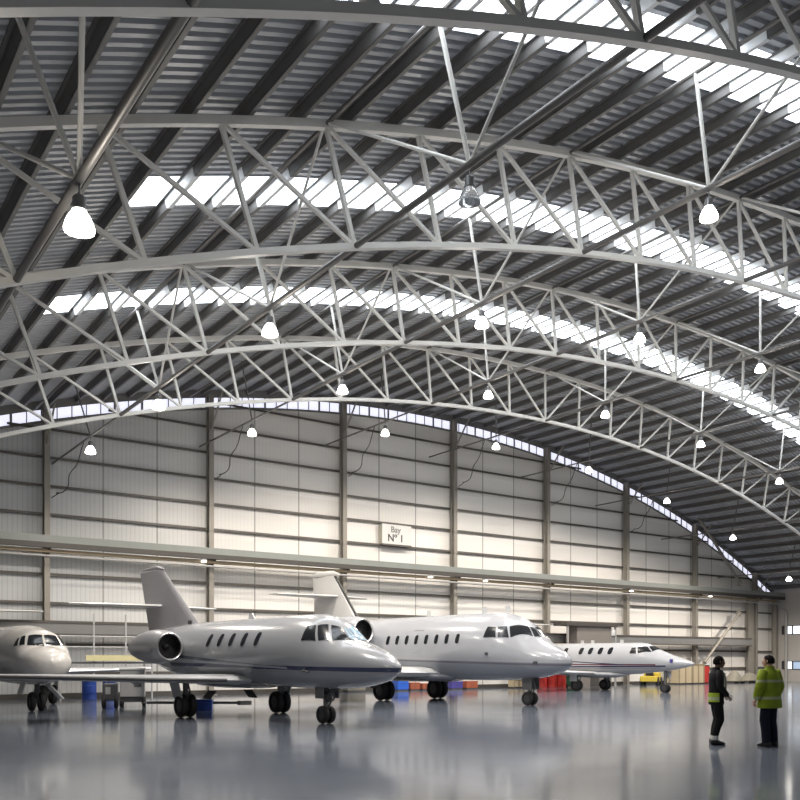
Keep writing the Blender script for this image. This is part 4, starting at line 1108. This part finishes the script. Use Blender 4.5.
def lapel(r):
    o = obj('reflective_strip', MB().path([(.125, .045, 1.40), (.150, .06, 1.25), (.15, .06, 1.08)], .02, 8), MT['tape'], r, 50)
    o = obj('reflective_strip', MB().path([(.125, -.045, 1.40), (.150, -.06, 1.25), (.15, -.06, 1.08)], .02, 8), MT['tape'], r, 50)
p1 = gpos(717, 744.5)
person('man in black jacket and trousers standing in profile facing right, yellow-green hem at his back', p1, HR, J1, 0, MT['skin2'],
       dict(trousers=MT['trousers'], jacket=MT['jkt_black'], trunk=[(.775, .12, .17), (.785, .138, .19), (.95, .138, .188), (1.1, .132, .178), (1.25, .134, .19), (1.36, .126, .20), (1.425, .10, .15), (1.465, .075, .085), (1.51, .068, .07)], sleeve=(.075, .062, .046),
            ankle_tape=True, cuff=.17, cuffr=.062, calfr=.074, kneer=.084, extra=[vest_hem, lapel]))
J2_ = dict(pelvis=(-.0, 0, .96), waist=(-.0, 0, 1.10), chest=(.0, 0, 1.31), neck0=(.0, 0, 1.465), neck1=(.012, 0, 1.525), skull=(.02, 0, 1.58), head=(.03, 0, 1.62),
           hipL=(0, .09, .90), kneeL=(.03, .10, .49), calfL=(-.0, .105, .33), ankleL=(-.02, .11, .085), toeL=(.08, .11, .04),
           hipR=(0, -.09, .90), kneeR=(.03, -.09, .49), calfR=(.0, -.09, .33), ankleR=(-.02, -.09, .085), toeR=(.08, -.09, .04),
           shoL=(0, .19, 1.40), elbL=(-.02, .29, 1.14), wriL=(.06, .30, .90), palmL=(0, -1, 0),
           shoR=(0, -.19, 1.40), elbR=(-.02, -.26, 1.14), wriR=(.06, -.24, .90), palmR=(0, 1, 0))
p2 = gpos(769.5, 746.5)
person('man in long yellow-green hi-vis jacket and navy trousers standing with his back turned', p2, HR + math.radians(118), J2_, .35, MT['skin'],
       dict(trousers=MT['trousers2'], jacket=MT['jkt_hivis'], trunk=[(.735, .17, .25), (.745, .192, .272), (.95, .178, .248), (1.1, .168, .236), (1.25, .168, .238), (1.37, .146, .23), (1.435, .115, .165), (1.485, .085, .09), (1.535, .08, .078)], sleeve=(.094, .086, .070),
            cuff=.08, cuffr=.080, calfr=.086, kneer=.090))

# ------------------------------------------------------------------ light
W = bpy.data.worlds.new('World'); S.world = W; W.use_nodes = True
nt = W.node_tree; bg = nt.nodes['Background']
sky = nt.nodes.new('ShaderNodeTexSky'); sky.sky_type = 'NISHITA'; sky.sun_disc = False; sky.sun_elevation = math.radians(35); sky.sun_rotation = math.radians(200)
mx = nt.nodes.new('ShaderNodeMix'); mx.data_type = 'RGBA'; mx.inputs[0].default_value = .8; mx.inputs[7].default_value = (.92, .96, 1, 1)
sc_ = nt.nodes.new('ShaderNodeVectorMath'); sc_.operation = 'SCALE'; sc_.inputs['Scale'].default_value = .12
nt.links.new(sky.outputs[0], sc_.inputs[0]); nt.links.new(sc_.outputs[0], mx.inputs[6]); nt.links.new(mx.outputs[2], bg.inputs[0]); bg.inputs[1].default_value = .2

# ------------------------------------------------------------------ camera
cam = bpy.data.cameras.new('camera'); co = bpy.data.objects.new('camera', cam); COL.objects.link(co)
co.location = (0, 0, EYE); co.rotation_euler = (PI/2, 0, -YAW)
cam.sensor_fit = 'HORIZONTAL'; cam.sensor_width = 36; cam.lens = 36*FPX/800; cam.shift_y = (HZ-400)/800; cam.clip_start = .05; cam.clip_end = 300
S.camera = co
S.view_settings.view_transform = 'Standard'; S.view_settings.look = 'None'; S.view_settings.exposure = 0; S.view_settings.gamma = 1
S.cycles.use_denoising = True
S.cycles.max_bounces = 8; S.cycles.diffuse_bounces = 4; S.cycles.glossy_bounces = 4
S.cycles.sample_clamp_indirect = 6
